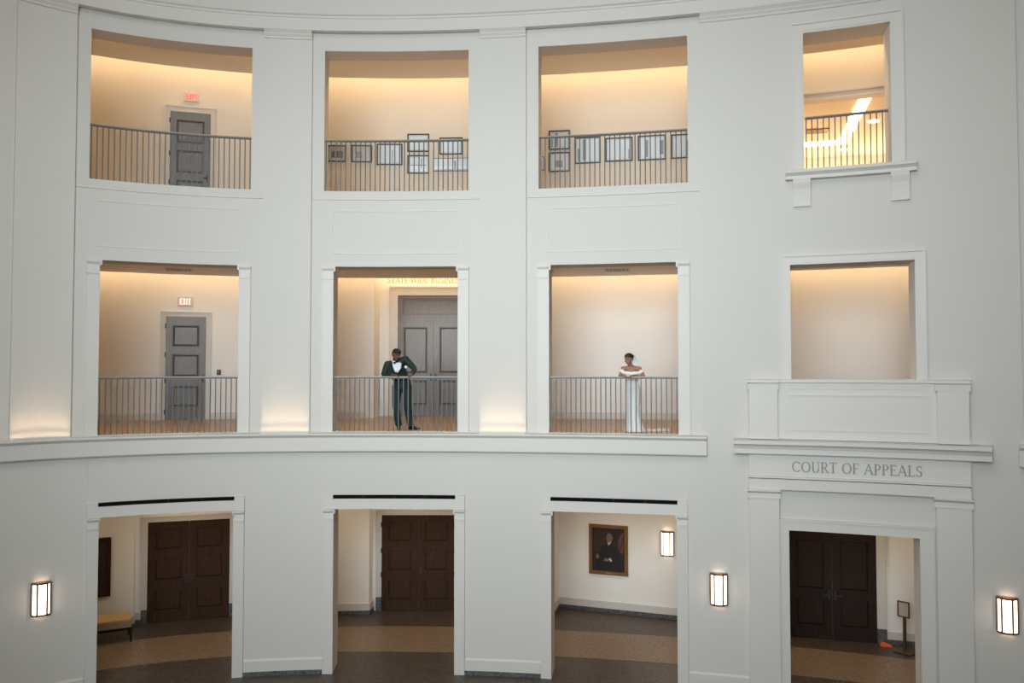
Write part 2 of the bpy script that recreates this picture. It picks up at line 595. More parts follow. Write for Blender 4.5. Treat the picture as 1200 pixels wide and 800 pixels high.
# ------------------------------------------------------------------ frames round the openings of the three bays
bay_word = ['left', 'middle', 'right']
for i, c in enumerate(BAYS):
    nm = bay_word[i]
    # ---- second storey: jamb posts with moulded caps
    root = at_wall('trim_%d' % (10 + i), c, REC, F2)
    struct(root, 'white jamb posts with moulded caps beside the %s second floor opening' % nm, 'trim')
    for sg in (-1, 1):
        a, b = sorted((c + sg * 1.49, c + sg * O2))
        MB().cbox(a, b, REC - 0.045, REC - 0.001, F2, 7.90).build('post', M['trim'], root)
        q = MB()
        pr = [(REC - 0.001, 7.89), (REC - 0.068, 7.89), (REC - 0.068, 7.92), (REC - 0.045, 7.925), (REC - 0.045, 8.07),
              (REC - 0.07, 8.095), (REC - 0.085, 8.12), (REC - 0.085, ZT2 - 0.012), (REC - 0.001, ZT2 - 0.012)]
        q.sweep(pr, min(a, b), max(a, b))
        e = c + sg * O2
        # cap returns along the reveal
        aa, bb = sorted((e, e - sg * 0.035))
        q.cbox(aa, bb, REC - 0.045, T, 8.06, 8.155)
        q.build('post_cap', M['trim'], root)
    # ---- spandrel: moulded panel
    root = at_wall('trim_%d' % (13 + i), c, REC, 8.42)
    struct(root, 'recessed spandrel panel moulding over the %s second floor opening' % nm, 'trim')
    pw = 1.32

    def ring(mb, a, b, z0, z1, wd, d0, d1):
        mb.cbox(a, b, d0, d1, z0, z0 + wd)
        mb.cbox(a, b, d0, d1, z1 - wd, z1)
        mb.cbox(a, a + wd, d0, d1, z0 + wd, z1 - wd)
        mb.cbox(b - wd, b, d0, d1, z0 + wd, z1 - wd)
        return mb

    ring(MB(), c - pw, c + pw, 8.42, 9.31, 0.02, REC - 0.014, REC - 0.001).build('panel_moulding', M['trim'], root)
    MB().sweep([(REC - 0.001, 9.52), (REC - 0.02, 9.53), (REC - 0.02, 9.55), (REC - 0.001, 9.56)], c - HB + 0.02, c + HB - 0.02).build('string_moulding', M['trim'], root)
    # curb in front of the third floor
    MB().cbox(c - O3, c + O3, REC + 0.02, T, F3 - 0.05, F3).build('curb', M['trim'], root)
    # ---- ground storey frame
    root = at_wall('trim_%d' % (16 + i), c, 0, 0)
    struct(root, 'white pilastered frame around the %s ground floor opening' % nm, 'trim')
    for sg in (-1, 1):
        a, b = sorted((c + sg * 1.425, c + sg * O1))
        MB().cbox(a, b, -0.05, -0.001, 0, 3.06).build('post', M['trim'], root)
        q = MB().sweep([(-0.001, 3.05), (-0.073, 3.05), (-0.073, 3.08), (-0.05, 3.085), (-0.05, 3.19), (-0.075, 3.215), (-0.085, 3.235), (-0.085, 3.262), (-0.001, 3.262)], a, b)
        e = c + sg * O1
        aa, bb = sorted((e, e - sg * 0.03))
        q.cbox(aa, bb, -0.05, T, 3.18, 3.262)
        q.build('post_cap', M['trim'], root)
    MB().cbox(c - 1.425, c + 1.425, -0.05, -0.001, ZT1, 3.47).build('lintel', M['trim'], root)
    MB().cbox(c - 1.425, c - 1.235, -0.05, -0.001, 3.47, 3.545).build('corner_block', M['trim'], root)
    MB().cbox(c + 1.235, c + 1.425, -0.05, -0.001, 3.47, 3.545).build('corner_block', M['trim'], root)
    # fine upright joints above the frame
    for sg in (-1, 1):
        e = c + sg * 1.435
        MB().cbox(e - 0.008, e + 0.008, -0.012, -0.001, 3.56, 4.41).build('joint_bead', M['trim'], root)
    # ---- slot diffuser on top of the frame
    v = at_wall('slot_diffuser', c, 0, 3.475)
    MB().cbox(c - 1.233, c + 1.233, -0.035, -0.002, 3.474, 3.542).build('slot', M['black_void'], v)
    for k in range(3):
        e = c - 0.62 + 0.62 * k
        MB().cbox(e - 0.006, e + 0.006, -0.04, -0.035, 3.476, 3.54).build('divider', M['black'], v)
    tag(v, 'long black slot diffuser on top of the %s ground floor opening' % nm, 'vent', 'slot diffusers over the ground floor openings')

# ------------------------------------------------------------------ baseboards of the hall
runs = [(-9.2, BAYS[0] - 1.43), (BAYS[0] + 1.43, BAYS[1] - 1.43), (BAYS[1] + 1.43, BAYS[2] - 1.43), (BAYS[2] + 1.43, 6.88), (10.66, 13.0)]
for k, (a, b) in enumerate(runs):
    q = MB().sweep([(-0.001, 0.085), (-0.03, 0.085), (-0.03, 0.29), (-0.018, 0.31), (-0.012, 0.325), (-0.001, 0.325)], a, b)
    bo = struct(q.build('baseboard_%d' % (k + 1), M['trim']), 'white hall baseboard, %s stretch from the left' % ['first', 'second', 'third', 'fourth', 'fifth'][k], 'baseboard')
    MB().cbox(a, b, -0.04, -0.001, 0, 0.085).build('stone_course', M['stone'], bo)

# ------------------------------------------------------------------ floors
q = MB()
ring_pts = [W(-15 + i * 0.5, 0.2) for i in range(79)]
pts = ring_pts + [(xr + 0.5, -3.2), (xl - 0.5, -3.2)]
q.add([(x_, y_, 0) for x_, y_ in pts] + [(x_, y_, -0.2) for x_, y_ in pts], [tuple(range(len(pts)))])
q.cbox(-9.5, SR, 0.2, 7.5, -0.2, 0.0, 0.5)
floor = struct(q.build('floor', M['dark_terrazzo']), 'dark brown terrazzo floor of the ground storey', 'floor')
MB().cbox(-9.4, SR, 1.29, 3.10, 0.0, 0.006, 0.25).build('terrazzo_band', M['tan_terrazzo'], floor)
q = MB().cbox(-9.5, SR, T - 0.25, 7.4, F2 - 0.02, F2 + 0.003, 0.3)
struct(q.build('floor_2', M['oak']), 'honey oak floor of the second floor corridor', 'floor')
q = MB().cbox(-9.5, SR, T, 12.5, F3 - 0.3, F3 - 0.02, 0.5)
struct(q.build('floor_3', M['pale_oak']), 'oak floor of the third floor corridor', 'floor')

# ------------------------------------------------------------------ corridor ceilings with lamp coves
SLOT = 0.60


def corridor_ceiling(name, z, top, ztop_wall, em, label, gaps_=()):
    r = MB().cbox(-9.5, SR, T - 0.02, DB - SLOT, z, z + 0.05, 0.3).build(name, M['ceil'])
    struct(r, label, 'ceiling')
    MB().cbox(-9.5, SR, DB - SLOT - 0.02, DB - SLOT, z + 0.05, z + 0.16, 0.3).build('cove_lip', M['ceil'], r)
    MB().cbox(-9.5, SR, DB - SLOT - 0.3, 7.4 if gaps_ else DB + 0.15, z + 0.42, z + 0.47, 0.3).build('cove_soffit', M['ceil'], r)
    MB().cbox(-9.5, SR, DB - SLOT - 0.32, DB - SLOT - 0.30, z + 0.05, z + 0.42, 0.3).build('cove_back', M['ceil'], r)
    MB().cbox(-9.3, SR - 0.2, DB - 0.57, DB - 0.51, z + 0.385, z + 0.395, 0.3).build('light_strip', M[em], r)
    return r


c2o = corridor_ceiling('ceiling_2', C2, 0.3, 0, 'cove2', 'second floor corridor ceiling with a lit cove at the back', ((-1.27, 1.67),))
c3o = corridor_ceiling('ceiling_3', C3, 0.3, 0, 'cove3', 'third floor corridor ceiling with a bright lit cove at the back')
q = MB().cbox(-9.5, SR, T, 6.5, 3.55, 3.62, 0.4)
struct(q.build('ceiling_1', M['ceil']), 'ground floor corridor ceiling', 'ceiling')
# hall ceiling with the skylight opening
q = MB()
q.box(-16, -8.6, -4, 22, 16.0, 16.2).box(5.4, 16, -4, 22, 16.0, 16.2).box(-8.6, 5.4, -4, 1.5, 16.0, 16.2).box(-8.6, 5.4, 10.5, 22, 16.0, 16.2)
struct(q.build('ceiling_4', M['near']), 'white hall ceiling around the skylight', 'ceiling')

# ------------------------------------------------------------------ corridor back walls
# second floor: curved wall with a straight-sided recess for the courtroom portal
PX0, PX1, PD = -3.60, -0.66, 0.90
yw = 17.2895 + DB
arc_l = [W(-9.5 + i * 0.25, DB) for i in range(36)]
arc_l = [p for p in arc_l if p[0] < PX0 - 0.02]
arc_r = [W(0.6 + i * 0.25, DB) for i in range(51)]
arc_r = [p for p in arc_r if p[0] > PX1 + 0.02]
yb = yw + PD
path = arc_l + [(PX0, yw), (PX0, yb), (PX1, yb), (PX1, yw)] + arc_r


def split_runs(mb, path, z0, z1, t):
    for a, b in zip(path[:-1], path[1:]):
        mb.wallrun([a, b], z0, z1, t)
    return mb


q = MB()
q.wallrun(arc_l + [(PX0, yw)], F2, C2 + 0.45, 0.12)
q.wallrun([(PX0, yw), (PX0, yb)], F2, C2 + 0.45, 0.12)
q.wallrun([(PX0, yb), (PX1, yb)], F2, C2 + 0.45, 0.12)
q.wallrun([(PX1, yb), (PX1, yw)], F2, C2 + 0.45, 0.12)
q.wallrun([(PX1, yw)] + arc_r, F2, C2 + 0.45, 0.12)
struct(q.build('wall_second_floor', M['corr']), 'off white back wall of the second floor corridor', 'wall')
q = MB()
q.wallrun([(x_, y_) for x_, y_ in arc_l], F2, F2 + 0.17, -0.02)
q.wallrun([(x_, y_) for x_, y_ in arc_r], F2, F2 + 0.17, -0.02)
struct(q.build('baseboard_6', M['trim']), 'white baseboard of the second floor corridor', 'baseboard')
MB().box(PX0 + 0.1, PX1 - 0.1, yb - 0.30, yb - 0.22, C2 + 0.385, C2 + 0.395).build('light_strip', M['cove2'], c2o)

# third floor: curved wall, opened towards the lobby at the right
q = MB()
q.wallrun([W(-9.5 + i * 0.25, DB) for i in range(67)], F3 - 0.02, C3 + 0.45, 0.12)
q.wallrun([W(7.0 + i * 0.25, DB) for i in range(25)], 12.72, C3 + 0.45, 0.12)
struct(q.build('wall_third_floor', M['gallery']), 'off white back wall of the third floor gallery', 'wall')
q = MB().sweep([(DB - 0.05, 12.57), (DB - 0.05, 12.62), (DB - 0.03, 12.64), (DB - 0.03, 12.72), (DB - 0.06, 12.74), (DB - 0.06, 12.77), (DB + 0.2, 12.77), (DB + 0.2, 12.57)], 7.0, 13.0)
struct(q.build('trim_20', M['trim']), 'moulded beam across the lobby opening behind the top right window', 'trim')

# lobby beyond the top right window
LZ = 12.9
lx = lambda u, v: Vector((8.5 + 0.97 * u + 0.243 * v, 20.6 - 0.243 * u + 0.97 * v, 0))
q = MB()
vs_ = [lx(u, v) for u, v in ((-1.6, 0.55), (-0.3, 0.1), (1.2, -0.35), (6, -0.9), (6, 9), (-1.6, 9))]
q.add([(p.x, p.y, LZ + z) for z in (0, 0.05) for p in vs_], [tuple(range(6)), tuple(range(11, 5, -1))] + [(k, (k + 1) % 6, (k + 1) % 6 + 6, k + 6) for k in range(6)])
lob = struct(q.build('ceiling_5', M['ceil']), 'lobby ceiling with bright light slots seen through the top right window', 'ceiling')


def lbox(mb, u0, u1, v0, v1, z0, z1):
    return mb.box(u0, u1, v0, v1, z0, z1, T=lambda p: Vector((lx(p.x, p.y).x, lx(p.x, p.y).y, p.z)))


lbox(MB(), 0.08, 0.36, 0.3, 4.7, LZ - 0.02, LZ - 0.002).build('light_slot', M['covelobby'], lob)
lbox(MB(), -1.45, 0.36, 4.72, 5.25, LZ - 0.02, LZ - 0.002).build('light_slot', M['covelobby'], lob)
lbox(MB(), -0.95, -0.35, 3.3, 3.75, LZ - 0.03, LZ - 0.002).build('vent_grille', M['bronze'], lob)
for u, v in ((0.75, 2.9), (0.35, 5.9), (-1.0, 6.0)):
    q = MB()
    p = lx(u, v)
    q.tube([(p.x, p.y, LZ - 0.025), (p.x, p.y, LZ - 0.002)], 0.14, 14)
    q.build('downlight', M['covelobby'], lob)
q = MB()
for a, b in (((-1.6, 6.8), (6, 6.8)), ((2.6, -0.4), (2.6, 6.8)), ((-1.6, -0.3), (-1.6, 6.8))):
    pa, pb = lx(*a), lx(*b)
    q.wallrun([(pa.x, pa.y), (pb.x, pb.y)], F3 - 0.02, LZ, 0.1)
pa = lx(-1.6, -0.3)
q.wallrun([W(7.1, DB + 0.06), (pa.x, pa.y)], F3 - 0.02, LZ, 0.1)
lw = struct(q.build('wall_lobby', M['corr']), 'warmly lit lobby walls far behind the top right window', 'wall')
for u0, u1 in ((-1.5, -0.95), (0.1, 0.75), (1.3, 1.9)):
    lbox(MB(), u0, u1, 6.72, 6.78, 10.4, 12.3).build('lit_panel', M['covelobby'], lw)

# ground floor: wall with door recesses
g1c = Vector((-7.86, 20.95)); g1a = math.radians(18.0)
g2c = Vector((-2.375, 21.75)); g2a = 0.0
g4c = Vector((7.215, 19.42)); g4a = math.radians(-15.3)


def off(c, a, u, v=0):
    return (c.x + math.cos(a) * u - math.sin(a) * v, c.y + math.sin(a) * u + math.cos(a) * v)


gd = 4.12
left = [W(-9.5 + i * 0.25, gd) for i in range(18)] + [W(-5.03, gd)]
r1 = [W(-5.03, gd), off(g1c, g1a, -1.22), off(g1c, g1a, 1.35), W(-3.18, gd)]
mid1 = [W(-3.18, gd)] + [W(-3.0 + i * 0.25, gd) for i in range(8)] + [W(-1.08, gd)]
r2 = [W(-1.08, gd), off(g2c, g2a, -1.14), off(g2c, g2a, 1.14), W(0.95, gd)]
mid2 = [W(0.95, gd)] + [W(1.2 + i * 0.25, gd) for i in range(7)] + [(1.03, 21.3)]
r3 = [(1.03, 21.3), (1.2, 22.05), (4.03, 20.97), (5.55, 20.36)]
r4 = [(5.55, 20.36), off(g4c, g4a, -1.5), off(g4c, g4a, 2.2), W(11.2, 4.6), W(13.0, 4.6)]
q = MB()
for run in (left, mid1, mid2):
    q.wallrun(run, 0, 3.6, 0.12)
for run in (r1, r2, r3, r4):
    split_runs(q, run, 0, 3.6, 0.12)
struct(q.build('wall_ground_floor', M['corr']), 'off white back wall of the ground floor corridor', 'wall')
q, qs = MB(), MB()
for run in (left, mid1, mid2, [(1.05, 21.36), (1.2, 22.02)], [(1.22, 22.03), (4.03, 20.96), (5.55, 20.35)], [off(g4c, g4a, 1.06), off(g4c, g4a, 2.2), W(11.2, 4.58)],
            [W(-5.03, gd), off(g1c, g1a, -1.22)], [W(-1.08, gd), off(g2c, g2a, -1.14)], [off(g1c, g1a, -1.22), off(g1c, g1a, -1.05)]):
    q.wallrun(run, 0.10, 0.27, -0.025)
    qs.wallrun(run, 0, 0.10, -0.035)
b7 = struct(q.build('baseboard_7', M['trim']), 'white baseboard over a grey stone course in the ground floor corridor', 'baseboard')
qs.build('stone_course', M['stone'], b7)

# corridor end walls
q = MB()
for s_ in (-9.5, 13.0):
    a, b = W(s_, T), W(s_, 7.4)
    for z0, z1 in ((0, 3.6), (F2, C2 + 0.45), (F3, C3 + 0.45)):
        q.wallrun([a, b], z0, z1, 0.1)
struct(q.build('wall_end', M['corr']), 'end walls closing the corridors outside the view', 'wall')

# ground floor ceiling lamps; upper floor ones are added fill, bounced to the ceilings
for k, s_ in enumerate((-6.4, -4.3, -2.2, -0.1, 2.0, 4.2, 6.3, 8.6, 10.6)):
    for z_, w_, d_ in ((3.53, 16, 3.0), (C2 - 0.02, 9, 1.3), (C3 - 0.02, 24, 1.2)):
        l = bpy.data.lights.new('corridor_lamp', 'AREA')
        l.shape = 'DISK'
        l.size = 0.3 if z_ > 4 else 0.5
        l.energy = w_
        l.color = (1.0, 0.74, 0.46)
        l.spread = math.radians(180 if z_ < 4 else 100)
        lo = bpy.data.objects.new('corridor_lamp', l)
        lo.location = P(s_, d_, z_)
        col.objects.link(lo)


# ------------------------------------------------------------------ doors
def door(name, label, cx, cy, ang, z0, wd, h, leaves, panels, wm, pm, casing=0.12, ctop=0.12, handles=(), hinges=(), plinth=None, transom=None):
    root = empty(name, (cx, cy, z0), ang)
    struct(root, label, 'door')
    lw_ = wd / leaves
    for k in range(leaves):
        x0 = -wd / 2 + k * lw_ + 0.003
        x1 = x0 + lw_ - 0.006
        st = 0.125 * lw_ / 0.93 + 0.02
        q = MB()
        q.box(x0, x1, -0.02, 0.02, 0.01, h)
        zs = [0.01]
        for a, b in panels:
            zs += [a, b]
        zs.append(h)
        q.box(x0, x0 + st, -0.045, -0.02, 0.01, h)
        q.box(x1 - st, x1, -0.045, -0.02, 0.01, h)
        for j in range(0, len(zs), 2):
            q.box(x0 + st, x1 - st, -0.045, -0.02, zs[j], zs[j + 1])
        leaf = q.build('leaf', wm, root, local=True)
        for a, b in panels:
            p0, p1 = x0 + st, x1 - st
            q = MB()
            g = 0.028
            # moulding ring
            for (xa, xb, za, zb) in ((p0, p1, a, a + g), (p0, p1, b - g, b), (p0, p0 + g, a + g, b - g), (p1 - g, p1, a + g, b - g)):
                q.box(xa, xb, -0.049, -0.02, za, zb)
            q.build('panel_moulding', pm, leaf, local=True, bevel=0.004)
            q = MB()
            xa, xb, za, zb = p0 + g, p1 - g, a + g, b - g
            e = 0.035
            vs__ = [(xa, -0.022, za), (xb, -0.022, za), (xb, -0.022, zb), (xa, -0.022, zb), (xa + e, -0.036, za + e), (xb - e, -0.036, za + e), (xb - e, -0.036, zb - e), (xa + e, -0.036, zb - e)]
            q.add(vs__, [(4, 5, 6, 7), (0, 1, 5, 4), (1, 2, 6, 5), (2, 3, 7, 6), (3, 0, 4, 7)])
            q.build('panel', wm, leaf, local=True)
        for (kk, hx, hz, sg) in handles:
            if kk == k:
                q = MB()
                xx = (x0 + 0.06) if hx < 0 else (x1 - 0.06)
                q.box(xx - 0.025, xx + 0.025, -0.055, -0.044, hz - 0.10, hz + 0.10)
                q.tube([(xx, -0.05, hz), (xx, -0.10, hz)], 0.012, 8)
                q.tube([(xx, -0.10, hz), (xx + sg * 0.13, -0.10, hz)], 0.012, 8)
                q.build('handle', M['black'], leaf, local=True)
        for (kk, hx) in hinges:
            if kk == k:
                xx = x0 - 0.01 if hx < 0 else x1 + 0.01
                for hz in (0.2, h * 0.38, h * 0.63, h - 0.24):
                    MB().tube([(xx, -0.05, hz - 0.06), (xx, -0.05, hz + 0.06)], 0.014, 8).build('hinge', M['black'], leaf, local=True)
    ht = h
    if transom:
        t0, t1 = transom
        q = MB()
        x0, x1 = -wd / 2, wd / 2
        q.box(x0, x1, -0.02, 0.02, t0, t1)
        q.box(x0, x1, -0.045, -0.02, t0, t0 + 0.15).box(x0, x1, -0.045, -0.02, t1 - 0.10, t1)
        q.box(x0, x0 + 0.14, -0.045, -0.02, t0 + 0.15, t1 - 0.10).box(x1 - 0.14, x1, -0.045, -0.02, t0 + 0.15, t1 - 0.10)
        tr = q.build('transom', wm, root, local=True)
        q = MB()
        a, b, za, zb = x0 + 0.14, x1 - 0.14, t0 + 0.15, t1 - 0.10
        for (xa, xb, z_a, z_b) in ((a, b, za, za + 0.025), (a, b, zb - 0.025, zb), (a, a + 0.025, za, zb), (b - 0.025, b, za, zb)):
            q.box(xa, xb, -0.049, -0.02, z_a, z_b)
        q.build('panel_moulding', pm, tr, local=True)
        ht = t1
    if casing:
        e = wd / 2
        for sg in (-1, 1):
            a, b = sorted((sg * e, sg * (e + casing)))
            q = MB()
            zb = 0.0
            if plinth:
                MB().box(a, b, -0.075, 0.03, 0, plinth).build('plinth_block', M['stone'], root, local=True)
                zb = plinth
            q.box(a, b, -0.055, 0.03, zb, ht)
            c_, d_ = sorted((sg * (e + casing), sg * (e + casing - 0.03)))
            q.box(c_, d_, -0.072, -0.055, zb, ht + ctop)
            q.build('casing', M['trim'], root, local=True)
        q = MB().box(-e - casing, e + casing, -0.055, 0.03, ht, ht + ctop).box(-e - casing + 0.03, e + casing - 0.03, -0.072, -0.055, ht + ctop - 0.03, ht + ctop)
        q.build('head_casing', M['trim'], root, local=True)
    return root


P3 = [(0.26, 0.80), (0.99, 1.53), (1.72, 2.24)]
door('door_1', 'dark walnut double doors with three panels per leaf behind the left ground floor opening', g1c.x, g1c.y, g1a, 0, 1.87, 2.40, 2, P3, M['dark_wood'], M['dark_wood'],
     0.13, 0.13, ((0, 1, 1.02, -1), (1, -1, 1.02, 1)), (), 0.33)
door('door_2', 'dark walnut double doors with black hinges behind the middle ground floor opening', g2c.x, g2c.y, g2a, 0, 1.83, 2.40, 2, P3, M['dark_wood'], M['dark_wood'],
     0.14, 0.12, ((1, -1, 1.02, 1),), ((0, -1), (1, 1)), 0.35)
door('door_3', 'near black double doors with two panels per leaf under the court lettering', g4c.x, g4c.y, g4a, 0, 1.86, 2.40, 2, [(0.28, 0.92), (1.10, 2.22)], M['black_wood'], M['black_wood'],
     0.2, 0.12, ((0, 1, 1.0, -1), (1, -1, 1.0, 1)), (), 0.33)
s0, s1 = -4.648, -4.062
cxy = W((s0 + s1) / 2, DB)
w2 = dist(s0, s1, DB)
door('door_4', 'grey brown single door with three panels below the second floor exit sign', cxy[0], cxy[1], heading((s0 + s1) / 2), F2, w2, 2.59, 1,
     [(0.32, 0.86), (1.07, 1.65), (1.83, 2.38)], M['grey_wood'], M['grey_mould'], 0.13, 0.13, ((0, 1, 1.03, -1),), ((0, -1),))
s0, s1 = -4.627, -4.03
cxy = W((s0 + s1) / 2, DB)
w3 = dist(s0, s1, DB)
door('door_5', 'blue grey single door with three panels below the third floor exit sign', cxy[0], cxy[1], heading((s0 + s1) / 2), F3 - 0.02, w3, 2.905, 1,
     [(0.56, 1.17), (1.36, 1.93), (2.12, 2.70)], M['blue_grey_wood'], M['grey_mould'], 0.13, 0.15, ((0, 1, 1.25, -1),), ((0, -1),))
door('door_6', 'tall grey brown double doors with a transom panel behind the groom', -2.13, yb - 0.03, 0, F2, 1.94, 2.60, 2,
     [(0.30, 0.98), (1.16, 2.42)], M['grey_wood'], M['grey_mould'], 0.0, 0.0, ((0, 1, 1.05, -1), (1, -1, 1.05, 1)), ((0, -1),), None, (2.60, 3.28))
# portal around it
root = empty('trim_21', (-2.13, yb, F2))
struct(root, 'white portal casing around the tall double doors behind the groom', 'trim')
for sg in (-1, 1):
    a, b = sorted((sg * 0.97, sg * 1.20))
    q = MB().box(a, b, -0.10, 0, 0, 3.28)
    c_, d_ = sorted((sg * 1.20, sg * 1.16))
    q.box(c_, d_, -0.13, -0.10, 0, 3.52)
    q.build('casing', M['trim'], root, local=True)
MB().box(-1.20, 1.20, -0.10, 0, 3.28, 3.52).box(-1.16, 1.16, -0.13, -0.10, 3.48, 3.52).build('head_casing', M['trim'], root, local=True)

# ------------------------------------------------------------------ windows of the court bay
# top window: frame, sill on two brackets
root = at_wall('window_1', 8.71, 0, 9.79)
struct(root, 'tall framed opening with a bracketed sill high on the right wall', 'window')
fa, fb, fz0, fz1 = 7.73, 9.69, 9.76, 12.57
ia, ib, iz1 = 7.965, 9.465, 12.37


def cframe(a, b, z0, z1, ia_, ib_, iz1_, parent, mold=0.035):
    q = MB()
    q.cbox(a, ia_, -0.05, -0.001, z0, z1)
    q.cbox(ib_, b, -0.05, -0.001, z0, z1)
    q.cbox(ia_, ib_, -0.05, -0.001, iz1_, z1)
    q.cbox(a, a + mold, -0.075, -0.05, z0, z1)
    q.cbox(b - mold, b, -0.075, -0.05, z0, z1)
    q.cbox(a + mold, b - mold, -0.075, -0.05, z1 - mold, z1)
    q.cbox(ia_ - 0.05, ia_ - 0.035, -0.06, -0.05, z0, iz1_ + 0.05)
    q.cbox(ib_ + 0.035, ib_ + 0.05, -0.06, -0.05, z0, iz1_ + 0.05)
    q.cbox(ia_ - 0.035, ib_ + 0.035, -0.06, -0.05, iz1_ + 0.035, iz1_ + 0.05)
    return q.build('window_frame', M['trim'], parent)


cframe(fa, fb, fz0, fz1, ia, ib, iz1, root)
MB().sweep([(T, 9.79), (-0.001, 9.79), (-0.001, 9.60), (-0.16, 9.60), (-0.16, 9.66), (-0.20, 9.70), (-0.22, 9.71), (-0.22, 9.76), (-0.20, 9.775), (T, 9.80)], 7.63, 9.87, 0.2).build('window_sill', M['trim'], root)
for a, b in ((7.76, 8.07), (9.44, 9.75)):
    q = MB().sweep([(-0.001, 9.10), (-0.07, 9.10), (-0.07, 9.14), (-0.055, 9.15), (-0.06, 9.2), (-0.075, 9.3), (-0.10, 9.42), (-0.14, 9.53), (-0.155, 9.60), (-0.001, 9.60)], a, b, 0.1)
    q.build('bracket', M['trim'], root)
root = at_wall('window_2', 8.75, 0, 5.89)
struct(root, 'framed square opening above the court parapet on the right wall', 'window')
cframe(7.52, 9.99, 5.86, 8.20, 7.69, 9.81, 8.015, root)

def reveal(s_, z0, z1, parent):
    a, b, c_ = W(s_, 0.002), W(s_, T), W(s_ - 0.10, T)
    q = MB()
    q.add([(p_[0], p_[1], z) for z in (z0, z1) for p_ in (a, b, c_)], [(0, 1, 2), (3, 5, 4), (0, 3, 4, 1), (1, 4, 5, 2), (2, 5, 3, 0)])
    return q.build('splayed_reveal', M['corr'], parent)


reveal(9.466, 9.80, 12.368, bpy.data.objects['window_1'])
reveal(9.811, 5.886, 8.013, bpy.data.objects['window_2'])

# ------------------------------------------------------------------ the court frontispiece
root = at_wall('trim_22', 8.78, 0, 0)
struct(root, 'white classical door surround with cornice and parapet lettered for the court', 'trim')
PA, PB, QA, QB = 6.915, 7.45, 10.09, 10.64
for a, b in ((PA, PB), (QA, QB)):
    MB().cbox(a, b, -0.13, -0.001, 0, 3.66).build('pilaster', M['trim'], root)
    MB().sweep([(-0.001, 3.66), (-0.145, 3.66), (-0.145, 3.685), (-0.135, 3.69), (-0.135, 3.76), (-0.165, 3.79), (-0.18, 3.80), (-0.18, 3.835), (-0.001, 3.835)], a - 0.03, b + 0.03).build('pilaster_cap', M['trim'], root)
MB().cbox(PA, QB, -0.13, -0.001, 3.835, 4.03).build('architrave', M['trim'], root)
MB().sweep([(-0.001, 4.03), (-0.155, 4.045), (-0.155, 4.075), (-0.12, 4.085), (-0.001, 4.085)], PA - 0.02, QB + 0.02).build('fillet', M['trim'], root)
frieze = MB().cbox(PA, QB, -0.12, -0.001, 4.085, 4.50).build('frieze', M['trim'], root)
MB().sweep([(-0.001, 4.50), (-0.24, 4.50), (-0.24, 4.60), (-0.26, 4.605), (-0.27, 4.64), (-0.30, 4.67), (-0.33, 4.68), (-0.33, 4.735), (-0.30, 4.75), (-0.001, 4.77)], 6.65, 10.97, 0.2).build('cornice', M['trim'], root)
# parapet with two pedestals and a moulded panel
for a, b in ((6.90, 7.47), (10.10, 10.66)):
    q = MB().cbox(a + 0.03, b - 0.03, -0.19, -0.001, 4.77, 5.70)
    q.cbox(a + 0.015, b - 0.015, -0.205, -0.19, 4.77, 4.83)
    q.sweep([(-0.001, 5.68), (-0.20, 5.68), (-0.20, 5.71), (-0.205, 5.80), (-0.235, 5.815), (-0.235, 5.87), (-0.001, 5.88)], a, b)
    q.build('pedestal', M['trim'], root)
q = MB().cbox(7.44, 10.13, -0.10, -0.001, 4.77, 5.70)
q.sweep([(T, 5.70), (-0.11, 5.70), (-0.11, 5.73), (-0.115, 5.81), (-0.14, 5.82), (-0.14, 5.865), (-0.12, 5.88), (T, 5.885)], 7.44, 10.13)
q.build('parapet', M['trim'], root)
ring(MB(), 7.60, 9.97, 4.93, 5.61, 0.035, -0.115, -0.10).build('panel_moulding', M['trim'], root)
# inner door frame
q = MB()
for (a, b, z0, z1) in ((7.45, 7.62, 0, 3.29), (9.82, 10.05, 0, 3.29), (7.62, 9.82, 3.085, 3.29)):
    q.cbox(a, b, -0.05, -0.001, z0, z1)
q.cbox(7.45, 7.49, -0.07, -0.05, 0, 3.29).cbox(10.01, 10.05, -0.07, -0.05, 0, 3.29).cbox(7.49, 10.01, -0.07, -0.05, 3.25, 3.29)
q.build('door_frame', M['trim'], root)
reveal(9.821, 0.0, 3.083, root)

# ------------------------------------------------------------------ lettering (serif capitals drawn as strokes)
TH, TN = 0.135, 0.06


